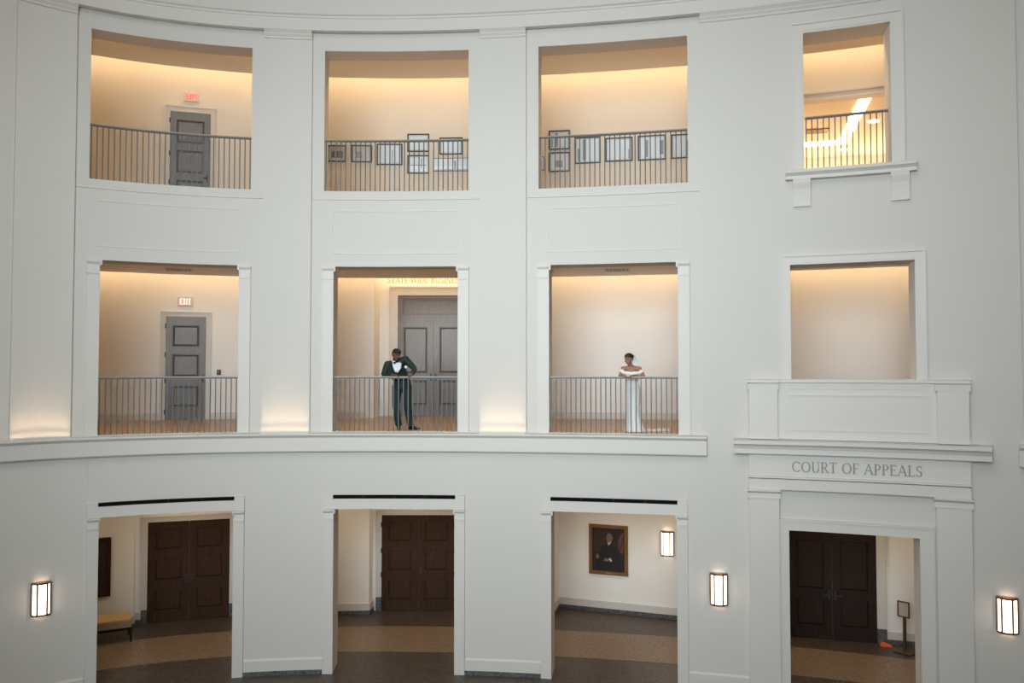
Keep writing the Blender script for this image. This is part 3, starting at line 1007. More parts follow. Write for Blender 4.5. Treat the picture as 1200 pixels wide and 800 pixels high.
def letter_polys(ch):
    """list of convex polygons (x, y) for cap height 1, and the advance width"""
    out = []

    def st(x0, y0, x1, y1, w_):
        out.append([(x0 - w_ / 2, y0), (x0 + w_ / 2, y0), (x1 + w_ / 2, y1), (x1 - w_ / 2, y1)])

    def hb(x0, x1, y, w_):
        out.append([(x0, y - w_ / 2), (x1, y - w_ / 2), (x1, y + w_ / 2), (x0, y + w_ / 2)])

    def sf(x, y, up, wd=0.17):
        y0, y1 = (y, y + 0.045) if up else (y - 0.045, y)
        out.append([(x - wd, y0), (x + wd, y0), (x + wd, y1), (x - wd, y1)])

    def arc(cx, cy, rx, ry, a0, a1, wide=TH, thin=TN, n=14):
        for i in range(n):
            q_ = []
            for (a, inner) in ((i, 0), (i + 1, 0), (i + 1, 1), (i, 1)):
                t = math.radians(a0 + (a1 - a0) * a / n)
                c_, s_ = math.cos(t), math.sin(t)
                ww = thin + (wide - thin) * abs(c_)
                k = ww if inner else 0
                q_.append((cx + (rx - k) * c_, cy + (ry - k * 0.9) * s_))
            out.append(q_)

    def hs(x, y0, y1, w_=0.045):
        out.append([(x - w_ / 2, y0), (x + w_ / 2, y0), (x + w_ / 2, y1), (x - w_ / 2, y1)])

    adv = 0.7
    if ch == 'C':
        arc(0.46, 0.5, 0.42, 0.51, 42, 318); hs(0.76, 0.72, 0.93); adv = 0.82
    elif ch == 'O':
        arc(0.46, 0.5, 0.42, 0.51, 0, 360, n=24); adv = 0.92
    elif ch == 'U':
        st(0.17, 0.3, 0.17, 1, TH); st(0.65, 0.3, 0.65, 1, TN); arc(0.41, 0.32, 0.305, 0.34, 180, 360, TH, TN); sf(0.17, 1, 0, 0.14); sf(0.65, 1, 0, 0.12); adv = 0.82
    elif ch in 'RPB':
        st(0.17, 0, 0.17, 1, TH); sf(0.17, 0, 1, 0.14)
        hb(0.05, 0.36, 0.975, 0.05)
        if ch == 'B':
            hb(0.17, 0.36, 0.53, TN); arc(0.34, 0.755, 0.24, 0.245, -90, 90); arc(0.36, 0.27, 0.28, 0.27, -90, 90); hb(0.17, 0.38, 0.025, 0.05); adv = 0.72
        else:
            hb(0.17, 0.36, 0.48, TN); arc(0.34, 0.73, 0.27, 0.27, -90, 90); adv = 0.66
        if ch == 'R':
            st(0.68, 0, 0.36, 0.48, TH); sf(0.70, 0, 1, 0.09); adv = 0.78
    elif ch == 'T':
        st(0.34, 0, 0.34, 1, TH); hb(0.03, 0.65, 0.97, 0.06); sf(0.34, 0, 1, 0.14); hs(0.05, 0.8, 1); hs(0.63, 0.8, 1); adv = 0.70
    elif ch in 'FE':
        st(0.17, 0, 0.17, 1, TH); sf(0.17, 0, 1, 0.14); hb(0.05, 0.56, 0.97, 0.06); hb(0.17, 0.46, 0.52, TN); hs(0.56, 0.8, 1); hs(0.46, 0.42, 0.62); adv = 0.63
        if ch == 'E':
            hb(0.05, 0.58, 0.03, 0.06); hs(0.60, 0, 0.2); adv = 0.66
    elif ch == 'L':
        st(0.17, 0, 0.17, 1, TH); sf(0.17, 1, 0, 0.14); hb(0.03, 0.56, 0.03, 0.06); hs(0.58, 0, 0.2); adv = 0.64
    elif ch == 'A':
        st(0.10, 0, 0.40, 1, TN); st(0.72, 0, 0.42, 1, TH); hb(0.2, 0.6, 0.36, 0.055); sf(0.10, 0, 1, 0.10); sf(0.72, 0, 1, 0.13); adv = 0.84
    elif ch == 'S':
        arc(0.31, 0.74, 0.23, 0.26, 40, 270, 0.11, 0.06); arc(0.31, 0.265, 0.25, 0.275, -140, 90, 0.12, 0.06); hs(0.50, 0.78, 0.97); hs(0.08, 0.03, 0.24); adv = 0.62
    elif ch == 'I':
        st(0.17, 0, 0.17, 1, TH); sf(0.17, 0, 1, 0.14); sf(0.17, 1, 0, 0.14); adv = 0.36
    elif ch == 'D':
        st(0.17, 0, 0.17, 1, TH); hb(0.03, 0.38, 0.975, 0.05); hb(0.03, 0.38, 0.025, 0.05); arc(0.36, 0.5, 0.42, 0.5, -90, 90); adv = 0.86
    elif ch == 'N':
        st(0.14, 0, 0.14, 1, TN); st(0.72, 0, 0.72, 1, TN); st(0.66, 0, 0.16, 1, TH); sf(0.14, 0, 1, 0.11); sf(0.14, 1, 0, 0.12); sf(0.72, 1, 0, 0.11); adv = 0.88
    elif ch == 'W':
        st(0.34, 0, 0.10, 1, TH); st(0.34, 0, 0.56, 1, TN); st(0.78, 0, 0.54, 1, TH); st(0.78, 0, 1.0, 1, TN); sf(0.10, 1, 0, 0.12); sf(0.55, 1, 0, 0.10); sf(1.0, 1, 0, 0.10); adv = 1.1
    elif ch == 'X':
        st(0.66, 0, 0.10, 1, TH); st(0.10, 0, 0.66, 1, TH); adv = 0.78
    elif ch == '-':
        hb(0.04, 0.30, 0.42, 0.07); adv = 0.36
    elif ch == ' ':
        adv = 0.36
    return out, adv


def letters(text, x0, x1, z0, cap, place, m, parent, depth=0.012, name='letter'):
    tot = sum(letter_polys(c)[1] for c in text)
    k = (x1 - x0) / tot
    x = x0
    for ch in text:
        polys, adv = letter_polys(ch)
        if polys:
            q = MB()
            for pl in polys:
                q.prism([(x + px_ * k, z0 + pz * cap) for px_, pz in pl], -depth, 0.0, T=place)
            q.build(name, m, parent)
        x += adv * k


letters('COURT OF APPEALS', 7.675, 9.885, 4.175, 0.19, lambda p: P(p.x, -0.1205 + p.y, p.z), M['letter'], frieze)
sb = empty('wall_lettering', (-2.3, yb, 8.42))
tag(sb, 'bronze capitals above the tall double doors behind the groom', 'lettering')
letters('STATE-WIDE BUSINESS', -3.40, -1.34, 8.43, 0.155, lambda p: Vector((p.x, yb - 0.001 + p.y, p.z)), M['letter_tan'], sb)


# ------------------------------------------------------------------ railings
def railing(s0, s1, z0, top, label, n=None, d=0.13):
    r = at_wall('railing', (s0 + s1) / 2, d, z0)
    tag(r, label, 'railing', 'grey steel balcony railings')
    MB().cbox(s0, s1, d - 0.02, d + 0.02, top - 0.045, top - 0.018, 0.2).build('handrail', M['steel'], r)
    MB().cbox(s0, s1, d - 0.03, d + 0.03, top - 0.018, top, 0.2).build('rail_cap', M['rail_cap'], r)
    n = n or int(round((s1 - s0) / 0.1004))
    for k in range(n + 1):
        s = s0 + 0.02 + (s1 - s0 - 0.04) * k / n
        MB().cbox(s - 0.0105, s + 0.0105, d - 0.007, d + 0.007, z0, top - 0.045, 1).build('baluster', M['steel'], r)
    return r


for i, c in enumerate(BAYS):
    railing(c - O2 + 0.015, c + O2 - 0.015, F2, 5.925, ['grey railing of the left second floor opening, in front of the door', 'grey railing of the middle second floor opening, under the groom\'s hands',
                                                      'grey railing of the right second floor opening, under the bride\'s hands'][i])
    railing(c - O3 + 0.01, c + O3 - 0.01, F3, 10.785, ['grey railing of the left third floor opening, in front of the blue grey door', 'grey railing of the middle third floor opening, in front of seven framed prints',
                                                    'grey railing of the right third floor opening, below the warm cove'][i])
railing(7.985, 9.445, 9.80, 10.87, 'short grey railing inside the small top right window', 14, 0.30)


# ------------------------------------------------------------------ wall sconces
def sconce(loc, rz, label):
    r = empty('wall_sconce', loc, rz)
    tag(r, label, 'lamp', 'bronze half round wall sconces')
    n = 14
    hw, dp, h = 0.145, 0.12, 0.60

    def arcp(k, e=0.0):
        a = PI * k / n
        return (-(hw + e) * math.cos(a), -(dp + e) * math.sin(a) - 0.012)

    q = MB()
    vs__ = []
    for k in range(n + 1):
        x_, y_ = arcp(k)
        vs__ += [(x_, y_, 0.03), (x_, y_, h - 0.03)]
    q.add(vs__, [(2 * k, 2 * k + 2, 2 * k + 3, 2 * k + 1) for k in range(n)])
    q.build('diffuser', M['diff'], r, local=True, smooth=True)
    for z0, z1 in ((0.0, 0.03), (h - 0.03, h)):
        pl = [arcp(k, 0.018) for k in range(n + 1)]
        pl2 = [arcp(k, -0.03) for k in range(n + 1)]
        vs__ = [(a, b, z) for z in (z0, z1) for a, b in pl] + [(a, b, z) for z in (z0, z1) for a, b in pl2]
        m_ = n + 1
        fs__ = []
        for k in range(n):
            fs__ += [(k, k + 1, m_ + k + 1, m_ + k), (2 * m_ + k, 3 * m_ + k, 3 * m_ + k + 1, 2 * m_ + k + 1),
                     (k, 2 * m_ + k, 2 * m_ + k + 1, k + 1), (m_ + k, m_ + k + 1, 3 * m_ + k + 1, 3 * m_ + k)]
        MB().add(vs__, fs__).build('rim', M['bronze'], r, local=True)
    for k in (0.4, 4.6, 9.4, 13.6):
        x_, y_ = arcp(k, 0.012)
        MB().box(x_ - 0.015, x_ + 0.015, y_ - 0.012, y_ + 0.010, 0.02, h - 0.02).build('bar', M['bronze'], r, local=True)
    MB().box(-hw - 0.01, hw + 0.01, -0.012, 0.0, 0.0, h).build('back_plate', M['bronze'], r, local=True)
    return r


sc0 = sconce(P(-6.59, -0.0005, 1.59), heading(-6.59), 'lit bronze sconce left of the left ground floor opening')
spots = [(P(6.34, -0.0005, 1.61), heading(6.34), 'lit bronze sconce between the right ground floor opening and the court doorway'),
         (P(11.14, -0.0005, 1.625), heading(11.14), 'lit bronze sconce right of the court doorway at the picture edge')]
# the one on the corridor wall by the portrait
pa, pb = Vector((1.2, 22.05)), Vector((4.03, 20.97))
dr = (pb - pa).normalized()
nb = Vector((dr.y, -dr.x))
ra = math.atan2(dr.y, dr.x)


def on_r3(u, outw=0.0):
    p = pa + dr * u + nb * outw
    return p


p = on_r3(2.79, 0.001)
spots.append(((p.x, p.y, 1.52), ra, 'lit bronze sconce beside the judge portrait on the corridor wall'))
for loc, rz, lb in spots:
    c_ = copy_tree(sc0)
    c_.location = loc
    c_.rotation_euler = (0, 0, rz)
    c_['label'] = lb

# ------------------------------------------------------------------ portrait and pictures
def framed(name, parent_empty, wd, h, fw, fm, depth=0.035):
    q = MB()
    a, b = wd / 2, h
    for (x0, x1, z0, z1) in ((-a, a, 0, fw), (-a, a, b - fw, b), (-a, -a + fw, fw, b - fw), (a - fw, a, fw, b - fw)):
        q.box(x0, x1, -depth, -0.001, z0, z1)
    return q.build('frame', fm, parent_empty, local=True, bevel=0.004)


# portrait of a seated man in a black robe
p = on_r3(1.315, 0.004)
pr = empty('portrait_painting', (p.x, p.y, 0.94), ra)
tag(pr, 'large gilt framed portrait of a seated man in a black robe', 'painting')
PWD, PHT = 1.0, 1.24
framed('frame', pr, PWD, PHT, 0.085, M['gold_frame'], 0.06)
MB().box(-0.07, 0.09, -0.064, -0.06, 0.025, 0.06).build('name_plate', M['brass'], pr, local=True)
pm_ = {}
for nm, c_ in (('ground', (0.016, 0.011, 0.008)), ('books', (0.05, 0.02, 0.012)), ('robe', (0.006, 0.006, 0.007)), ('face', (0.20, 0.10, 0.06)), ('white', (0.42, 0.40, 0.38)), ('hair', (0.13, 0.11, 0.10)),
               ('flag_red', (0.10, 0.018, 0.01)), ('flag_gold', (0.10, 0.045, 0.012)), ('flag_blue', (0.06, 0.065, 0.085)), ('chair', (0.018, 0.02, 0.026))):
    pm_[nm] = mat('painted_' + nm, c_, 0.5, noise=0.25, nscale=14)
keys = list(pm_)


def ell(cx, cz, rx, rz, n=14, rot=0.0):
    return [(cx + rx * math.cos(t) * math.cos(rot) - rz * math.sin(t) * math.sin(rot), cz + rx * math.cos(t) * math.sin(rot) + rz * math.sin(t) * math.cos(rot)) for t in [2 * PI * k / n for k in range(n)]]


q = MB()
lay = 0


def paint(poly, key):
    global lay
    lay += 1
    y = -0.012 - lay * 0.0004
    q.add([(x_, y, z_) for x_, z_ in poly], [tuple(range(len(poly)))], keys.index(key))


fx, fz = (lambda u: -0.5 + u), (lambda v: 1.24 - v)   # u from left edge, v down from top (metres)
q.box(-0.42, 0.42, -0.012, -0.002, 0.08, 1.16, 0)
for row in range(4):
    for k in range(7):
        paint([(fx(0.11 + k * 0.065), fz(0.28 + row * 0.14)), (fx(0.16 + k * 0.065), fz(0.28 + row * 0.14)), (fx(0.16 + k * 0.065), fz(0.15 + row * 0.14)), (fx(0.11 + k * 0.065), fz(0.15 + row * 0.14))], 'books')
paint([(fx(0.75), fz(0.62)), (fx(0.84), fz(0.70)), (fx(0.90), fz(0.40)), (fx(0.89), fz(0.16)), (fx(0.80), fz(0.22)), (fx(0.72), fz(0.45))], 'flag_red')
paint([(fx(0.80), fz(0.68)), (fx(0.86), fz(0.72)), (fx(0.90), fz(0.48)), (fx(0.86), fz(0.44))], 'flag_gold')
paint([(fx(0.74), fz(0.40)), (fx(0.78), fz(0.44)), (fx(0.88), fz(0.22)), (fx(0.85), fz(0.20))], 'flag_blue')
paint([(fx(0.76), fz(0.55)), (fx(0.79), fz(0.58)), (fx(0.84), fz(0.36)), (fx(0.82), fz(0.34))], 'flag_blue')
paint([(fx(0.10), fz(1.14)), (fx(0.33), fz(1.14)), (fx(0.31), fz(0.88)), (fx(0.12), fz(0.86))], 'chair')
paint([(fx(0.14), fz(1.15)), (fx(0.86), fz(1.15)), (fx(0.82), fz(0.95)), (fx(0.74), fz(0.72)), (fx(0.68), fz(0.56)), (fx(0.58), fz(0.48)), (fx(0.44), fz(0.48)), (fx(0.32), fz(0.56)), (fx(0.22), fz(0.76)), (fx(0.16), fz(0.95))], 'robe')
paint(ell(fx(0.525), fz(0.32), 0.082, 0.115), 'hair')
paint(ell(fx(0.525), fz(0.35), 0.072, 0.105), 'face')
paint([(fx(0.47), fz(0.44)), (fx(0.50), fz(0.52)), (fx(0.56), fz(0.45)), (fx(0.58), fz(0.42))], 'white')
paint(ell(fx(0.215), fz(0.80), 0.045, 0.065, 12), 'face')
paint(ell(fx(0.45), fz(0.875), 0.075, 0.04, 12, 0.1), 'face')
paint(ell(fx(0.55), fz(0.87), 0.03, 0.055, 12, 0.5), 'white')
q.build('canvas', [pm_[k] for k in keys], pr, local=True)

# dark picture at the left, seen edge on through the left ground opening
dp = at_wall('dark_painting', -5.62, gd - 0.004, 0.80)
tag(dp, 'dark brown framed picture on the wall above the tan bench', 'painting')
framed('frame', dp, 0.95, 1.36, 0.07, M['dark_wood'], 0.05)
MB().box(-0.41, 0.41, -0.02, -0.002, 0.07, 1.29).build('canvas', mat('dark_canvas', (0.03, 0.016, 0.01), 0.5, noise=0.4, nscale=6), dp, local=True)

# framed prints of the third floor gallery: (s0, s1, z0, z1, what, label)
PR = [(-2.02, -1.667, 11.514, 11.955, 'brown', 'small framed brown print, leftmost in the middle third floor bay'),
      (-1.562, -1.156, 11.512, 11.969, 'half', 'framed print with a grey block, second from left in the middle third floor bay'),
      (-1.064, -0.542, 11.448, 12.011, 'tower', 'largest black framed print, third from left in the middle third floor bay'),
      (-0.439, 0.017, 11.797, 12.276, 'pale', 'black framed pale print, upper of the stacked pair in the middle third floor bay'),
      (-0.437, 0.018, 11.219, 11.708, 'tree', 'black framed print, lower of the stacked pair in the middle third floor bay'),
      (0.233, 0.727, 11.719, 12.169, 'pale', 'black framed print above the wide panorama in the middle third floor bay'),
      (0.099, 0.90, 11.276, 11.626, 'wide', 'wide thin framed panorama print in the middle third floor bay'),
      (2.33, 2.521, 11.251, 11.602, 'narrow', 'thin brown framed print half hidden by the right third floor bay edge'),
      (2.617, 3.088, 11.775, 12.278, 'half2', 'black framed print, upper of the stacked pair in the right third floor bay'),
      (2.616, 3.087, 11.195, 11.706, 'tree2', 'black framed blue print, lower of the stacked pair in the right third floor bay'),
      (3.193, 3.766, 11.386, 12.071, 'portrait', 'tall black framed print right of the stacked pair in the right third floor bay'),
      (3.872, 4.468, 11.403, 12.023, 'pale2', 'black framed pale print, third column in the right third floor bay'),
      (4.582, 5.188, 11.393, 12.035, 'figure', 'black framed print with a dark figure, second from right in the right third floor bay'),
      (5.301, 5.86, 11.400, 12.018, 'pale3', 'black framed print cut by the right edge of the right third floor bay')]
for (a, b, z0, z1, kind, lb) in PR:
    cs = (a + b) / 2
    r = at_wall('framed_print', cs, DB - 0.004, z0)
    tag(r, lb, 'picture', 'framed prints on the third floor gallery wall')
    wd, h = dist(a, b, DB), z1 - z0
    thin = kind in ('wide', 'narrow')
    fw = 0.012 if thin else 0.03
    framed('frame', r, wd, h, fw, M['brown_frame'] if thin else M['frame'], 0.03)
    i_, j_ = wd / 2 - fw, h - fw
    mt = MB().box(-i_, i_, -0.008, -0.002, fw, j_).build('mat_board', M['mat_board'], r, local=True)
    mg = 0.0 if thin else 0.035
    base = {'brown': 'mat_board', 'half': 'mat_board'}.get(kind, 'print')
    q = MB().box(-i_ + mg, i_ - mg, -0.0095, -0.008, fw + mg, j_ - mg)

    def blk(mb, u0, u1, v0, v1, y=-0.0105):
        x0, x1 = -i_ + mg + u0 * 2 * (i_ - mg), -i_ + mg + u1 * 2 * (i_ - mg)
        hh = j_ - fw - 2 * mg
        return mb.box(x0, x1, y, -0.0095, fw + mg + v0 * hh, fw + mg + v1 * hh, 1)

    second = M['print_grey']
    if kind == 'brown':
        for k in range(3):
            blk(q, 0.10 + 0.29 * k, 0.36 + 0.29 * k, 0.15, 0.72)
        second = M['print_brown']
    elif kind == 'half':
        for k in range(2):
            for j in range(2):
                blk(q, 0.10 + 0.22 * k, 0.30 + 0.22 * k, 0.18 + 0.26 * j, 0.40 + 0.26 * j)
    elif kind == 'tower':
        blk(q, 0.62, 0.66, 0.0, 0.75)
    elif kind == 'tree':
        blk(q, 0.05, 0.95, 0.42, 0.48); blk(q, 0.66, 0.72, 0.2, 0.95)
    elif kind == 'wide':
        blk(q, 0.56, 0.62, 0.15, 0.85); blk(q, 0.0, 1.0, 0.0, 0.12)
    elif kind in ('half2', 'portrait'):
        blk(q, 0.02, 0.10, 0.0, 0.6); blk(q, 0.26, 0.42, 0.05, 1.0)
    elif kind == 'tree2':
        blk(q, 0.2, 0.7, 0.15, 0.6)
    elif kind == 'figure':
        blk(q, 0.24, 0.34, 0.05, 0.9); blk(q, 0.84, 1.0, 0.15, 0.85)
    elif kind == 'pale2':
        blk(q, 0.92, 1.0, 0.0, 0.5)
    elif kind == 'pale3':
        blk(q, 0.62, 1.0, 0.0, 0.8)
    q.build('print', [M[base], second], r, local=True)
    MB().box(-i_, i_, -0.020, -0.018, fw, j_).build('glass', M['glass'], r, local=True)

# ------------------------------------------------------------------ exit signs, card reader, ceiling vents
def exit_sign(s, z, m, label, arrow=False):
    r = at_wall('exit_sign', s, DB - 0.002, z)
    tag(r, label, 'sign', 'lit exit signs over the corridor doors')
    wd, h = 0.36, 0.23
    MB().box(-wd / 2, wd / 2, -0.05, 0, 0, h).build('housing', M['exit_box'], r, local=True, bevel=0.006)
    x = -0.13
    k = 0.26 / 2.7
    for ch in 'EXIT':
        mb = MB()
        z0, z1 = 0.04, 0.19
        y0, y1 = -0.056, -0.05
        g = 0.024
        wv = {'E': 0.055, 'X': 0.065, 'I': 0.024, 'T': 0.065}[ch]
        if ch == 'E':
            mb.box(x, x + g, y0, y1, z0, z1)
            for zz in (z0, (z0 + z1 - g) / 2, z1 - g):
                mb.box(x + g, x + wv, y0, y1, zz, zz + g)
        elif ch == 'X':
            mb.prism([(x, z0), (x + g, z0), (x + wv, z1), (x + wv - g, z1)], y0, y1)
            mb.prism([(x + wv - g, z0), (x + wv, z0), (x + g, z1), (x, z1)], y0 - 0.001, y1)
        elif ch == 'I':
            mb.box(x, x + g, y0, y1, z0, z1)
        else:
            mb.box(x + wv / 2 - g / 2, x + wv / 2 + g / 2, y0, y1, z0, z1 - g)
            mb.box(x, x + wv, y0, y1, z1 - g, z1)
        mb.build('letter', m, r, local=True)
        x += wv + 0.017
    return r


exit_sign(-4.372, 7.665, M['exit_white'], 'lit exit sign over the second floor door')
exit_sign(-4.32, 12.876, M['exit_red'], 'red lit exit sign over the third floor door')
r = at_wall('card_reader', -3.855, DB - 0.001, 5.93)
tag(r, 'small black card reader beside the second floor door', 'card reader')
MB().box(-0.05, 0.05, -0.03, 0, 0, 0.14).build('housing', M['black'], r, local=True, bevel=0.006)
MB().box(-0.03, 0.03, -0.033, -0.03, 0.08, 0.12).build('reader_face', M['steel'], r, local=True)


def vent(s, d, label):
    r = at_wall('ceiling_vent', s, d, C2)
    tag(r, label, 'vent', 'ceiling vents of the second floor corridor')
    for k, (a, z) in enumerate(((0.30, 0.008), (0.215, 0.018), (0.13, 0.026))):
        q = MB()
        b = a - 0.05
        for (x0, x1, y0, y1) in ((-a, a, -a, -b), (-a, a, b, a), (-a, -b, -b, b), (b, a, -b, b)):
            q.box(x0, x1, y0, y1, -z, -z + 0.008)
        q.build('louvre_ring', M['trim'], r, local=True)
    MB().box(-0.28, 0.28, -0.28, 0.28, -0.003, -0.001).build('dark_throat', M['bronze'], r, local=True)


vent(-4.43, 3.35, 'square white ceiling vent in the left second floor bay')
vent(4.23, 3.2, 'square white ceiling vent in the right second floor bay')

# ------------------------------------------------------------------ bench, sign stand and wedge on the ground floor
bl = empty('bench', (-9.245, 19.15, 0), math.radians(28))
tag(bl, 'upholstered tan bench on thin black legs under the dark picture', 'bench')
MB().box(-0.95, 0.72, -0.30, 0.38, 0.33, 0.50).build('seat', [M['cushion_side']], bl, local=True, bevel=0.02)
MB().box(-0.94, 0.71, -0.29, 0.37, 0.495, 0.515).build('seat_top', M['cushion'], bl, local=True, bevel=0.008)
MB().box(-0.92, 0.69, -0.27, 0.35, 0.27, 0.33).build('apron', M['black_wood'], bl, local=True)
for lx_, ly_ in ((0.70, -0.27), (0.70, 0.33), (-0.90, -0.27), (-0.90, 0.33)):
    MB().box(lx_ - 0.02, lx_ + 0.02, ly_ - 0.02, ly_ + 0.02, 0, 0.33 if lx_ < 0 else 0.46).build('leg', M['black_wood'], bl, local=True)

ss = empty('sign_stand', (8.42, 18.5, 0), math.radians(-50))
tag(ss, 'bronze pedestal sign holder standing right of the near black doors', 'sign')
MB().box(-0.19, 0.19, -0.15, 0.15, 0, 0.035).build('base', M['stand'], ss, local=True, bevel=0.01)
MB().tube([(0, 0, 0.035), (0, 0, 0.78)], 0.035, 12).build('post', M['stand'], ss, local=True)
q = MB()
for (x0, x1, z0, z1) in ((-0.13, 0.13, 0.76, 0.785), (-0.13, 0.13, 1.075, 1.10), (-0.13, -0.105, 0.785, 1.075), (0.105, 0.13, 0.785, 1.075)):
    q.box(x0, x1, -0.05, -0.03, z0, z1)
sf_ = q.build('sign_frame', M['stand'], ss, local=True)
MB().box(-0.105, 0.105, -0.042, -0.034, 0.785, 1.075).build('sign_sheet', M['paper'], sf_, local=True)

wd_ = empty('door_wedge', (8.22, 18.95, 0), math.radians(-20))
tag(wd_, 'small orange wedge on the floor by the near black doors', 'wedge')
MB().prism([(-0.13, 0), (0.13, 0), (0.10, 0.02), (-0.06, 0.075), (-0.11, 0.06)], -0.05, 0.05).build('wedge', M['orange'], wd_, local=True)


# ------------------------------------------------------------------ people
def remesh(mb, name, m, parent, voxel=0.010, smooth=4):
    """fuse overlapping shapes into one continuous surface"""
    me = bpy.data.meshes.new(name + '_raw')
    me.from_pydata([tuple(p) for p in mb.v], [], mb.f)
    bm = bmesh.new()
    bm.from_mesh(me)
    bmesh.ops.recalc_face_normals(bm, faces=bm.faces)
    bm.to_mesh(me)
    bm.free()
    t = bpy.data.objects.new('raw', me)
    col.objects.link(t)
    r = t.modifiers.new('r', 'REMESH')
    r.mode = 'VOXEL'
    r.voxel_size = voxel
    s = t.modifiers.new('s', 'SMOOTH')
    s.iterations = smooth
    s.factor = 0.5
    dg = bpy.context.evaluated_depsgraph_get()
    me2 = bpy.data.meshes.new_from_object(t.evaluated_get(dg))
    bpy.data.objects.remove(t)
    bpy.data.meshes.remove(me)
    me2.name = name
    me2.materials.clear()
    me2.materials.append(m)
    me2.polygons.foreach_set('use_smooth', [True] * len(me2.polygons))
    o = bpy.data.objects.new(name, me2)
    o.parent = parent
    col.objects.link(o)
    return o


# local frame of a figure: x = along the wall (picture right), y = away from the hall, z up; the figures face -y
def V(r, f, z):
    return Vector((r, -f, z))


def hand(mb, wrist, direc, down, side, s=1.0, curl=0.9):
    """palm with four unequal curled fingers and a thumb; direc = wrist to knuckles, down = palm normal, side = thumb side"""
    d, n, t = Vector(direc).normalized(), Vector(down).normalized(), Vector(side).normalized()
    k = wrist + d * 0.085 * s
    mb.tube([wrist - d * 0.02 * s, wrist + d * 0.03 * s, k], [(0.022 * s, 0.020 * s), (0.036 * s, 0.018 * s), (0.040 * s, 0.016 * s)], 10, ref=n)
    for i, ln in enumerate((0.072, 0.080, 0.074, 0.058)):
        o = k + t * (0.030 - 0.020 * i) * s
        a1, a2, a3 = curl * 0.35, curl * 0.95, curl * 1.45
        p0 = o - d * 0.01 * s
        p1 = o + (d * math.cos(a1) + n * math.sin(a1)) * ln * 0.45 * s
        p2 = p1 + (d * math.cos(a2) + n * math.sin(a2)) * ln * 0.32 * s
        p3 = p2 + (d * math.cos(a3) + n * math.sin(a3)) * ln * 0.25 * s
        mb.tube([p0, p1, p2, p3], [0.0098 * s, 0.0092 * s, 0.0085 * s, 0.0068 * s], 8)
    o = wrist + d * 0.03 * s + t * 0.026 * s
    p1 = o + (d * 0.6 + t * 0.8).normalized() * 0.035 * s
    p2 = p1 + (d * 0.9 + t * 0.25 + n * 0.35).normalized() * 0.032 * s
    mb.tube([o - t * 0.012 * s, o, p1, p2], [0.012 * s, 0.0125 * s, 0.0105 * s, 0.008 * s], 8)


def head_parts(mb, c, R, s=1.0):
    """skull, jaw, nose, ears, brow, lips fused into the body; R maps head space (x right, -y face, z up)"""
    q = lambda x_, y_, z_: c + R @ (Vector((x_, y_, z_)) * s)
    mb.ball(q(0, 0.012, 0.025), (0.074 * s, 0.094 * s, 0.088 * s), 16, 12, R)
    mb.ball(q(0, -0.025, -0.035), (0.060 * s, 0.068 * s, 0.075 * s), 14, 10, R)
    mb.ball(q(0, -0.062, -0.088), (0.030 * s, 0.026 * s, 0.024 * s), 10, 8, R)
    mb.tube([q(0, -0.086, 0.020), q(0, -0.102, -0.010), q(0, -0.106, -0.026)], [0.010 * s, 0.013 * s, 0.017 * s], 8)
    mb.ball(q(0, -0.092, -0.060), (0.026 * s, 0.010 * s, 0.010 * s), 10, 6, R)
    mb.ball(q(0, -0.080, 0.032), (0.054 * s, 0.014 * s, 0.011 * s), 12, 6, R)
    for sg in (-1, 1):
        mb.ball(q(sg * 0.076, 0.012, -0.008), (0.010 * s, 0.020 * s, 0.032 * s), 10, 8, R)
        mb.ball(q(sg * 0.042, -0.062, -0.022), (0.026 * s, 0.022 * s, 0.022 * s), 10, 8, R)


def face_details(c, R, s, parent, lipm):
    q = lambda x_, y_, z_: c + R @ (Vector((x_, y_, z_)) * s)
    for sg in (-1, 1):
        e = MB().ball(q(sg * 0.031, -0.083, 0.006), (0.013 * s, 0.008 * s, 0.007 * s), 10, 8, R).build('eye', M['eye'], parent, local=True, smooth=True)
        MB().ball(q(sg * 0.031, -0.0895, 0.006), (0.006 * s, 0.004 * s, 0.006 * s), 8, 6, R).build('iris', M['hair'], e, local=True, smooth=True)
        MB().tube([q(sg * 0.012, -0.098, 0.030), q(sg * 0.032, -0.097, 0.037), q(sg * 0.052, -0.084, 0.031)], [0.004 * s, 0.005 * s, 0.003 * s], 6).build('eyebrow', M['hair'], parent, local=True)
    MB().ball(q(0, -0.101, -0.060), (0.023 * s, 0.006 * s, 0.009 * s), 10, 6, R).build('lips', lipm, parent, local=True, smooth=True)


def local_smooth_noise(o, amp, freq):
    from mathutils import noise as ns
    for v_ in o.data.vertices:
        n_ = ns.noise(v_.co * freq)
        v_.co += v_.normal * n_ * amp


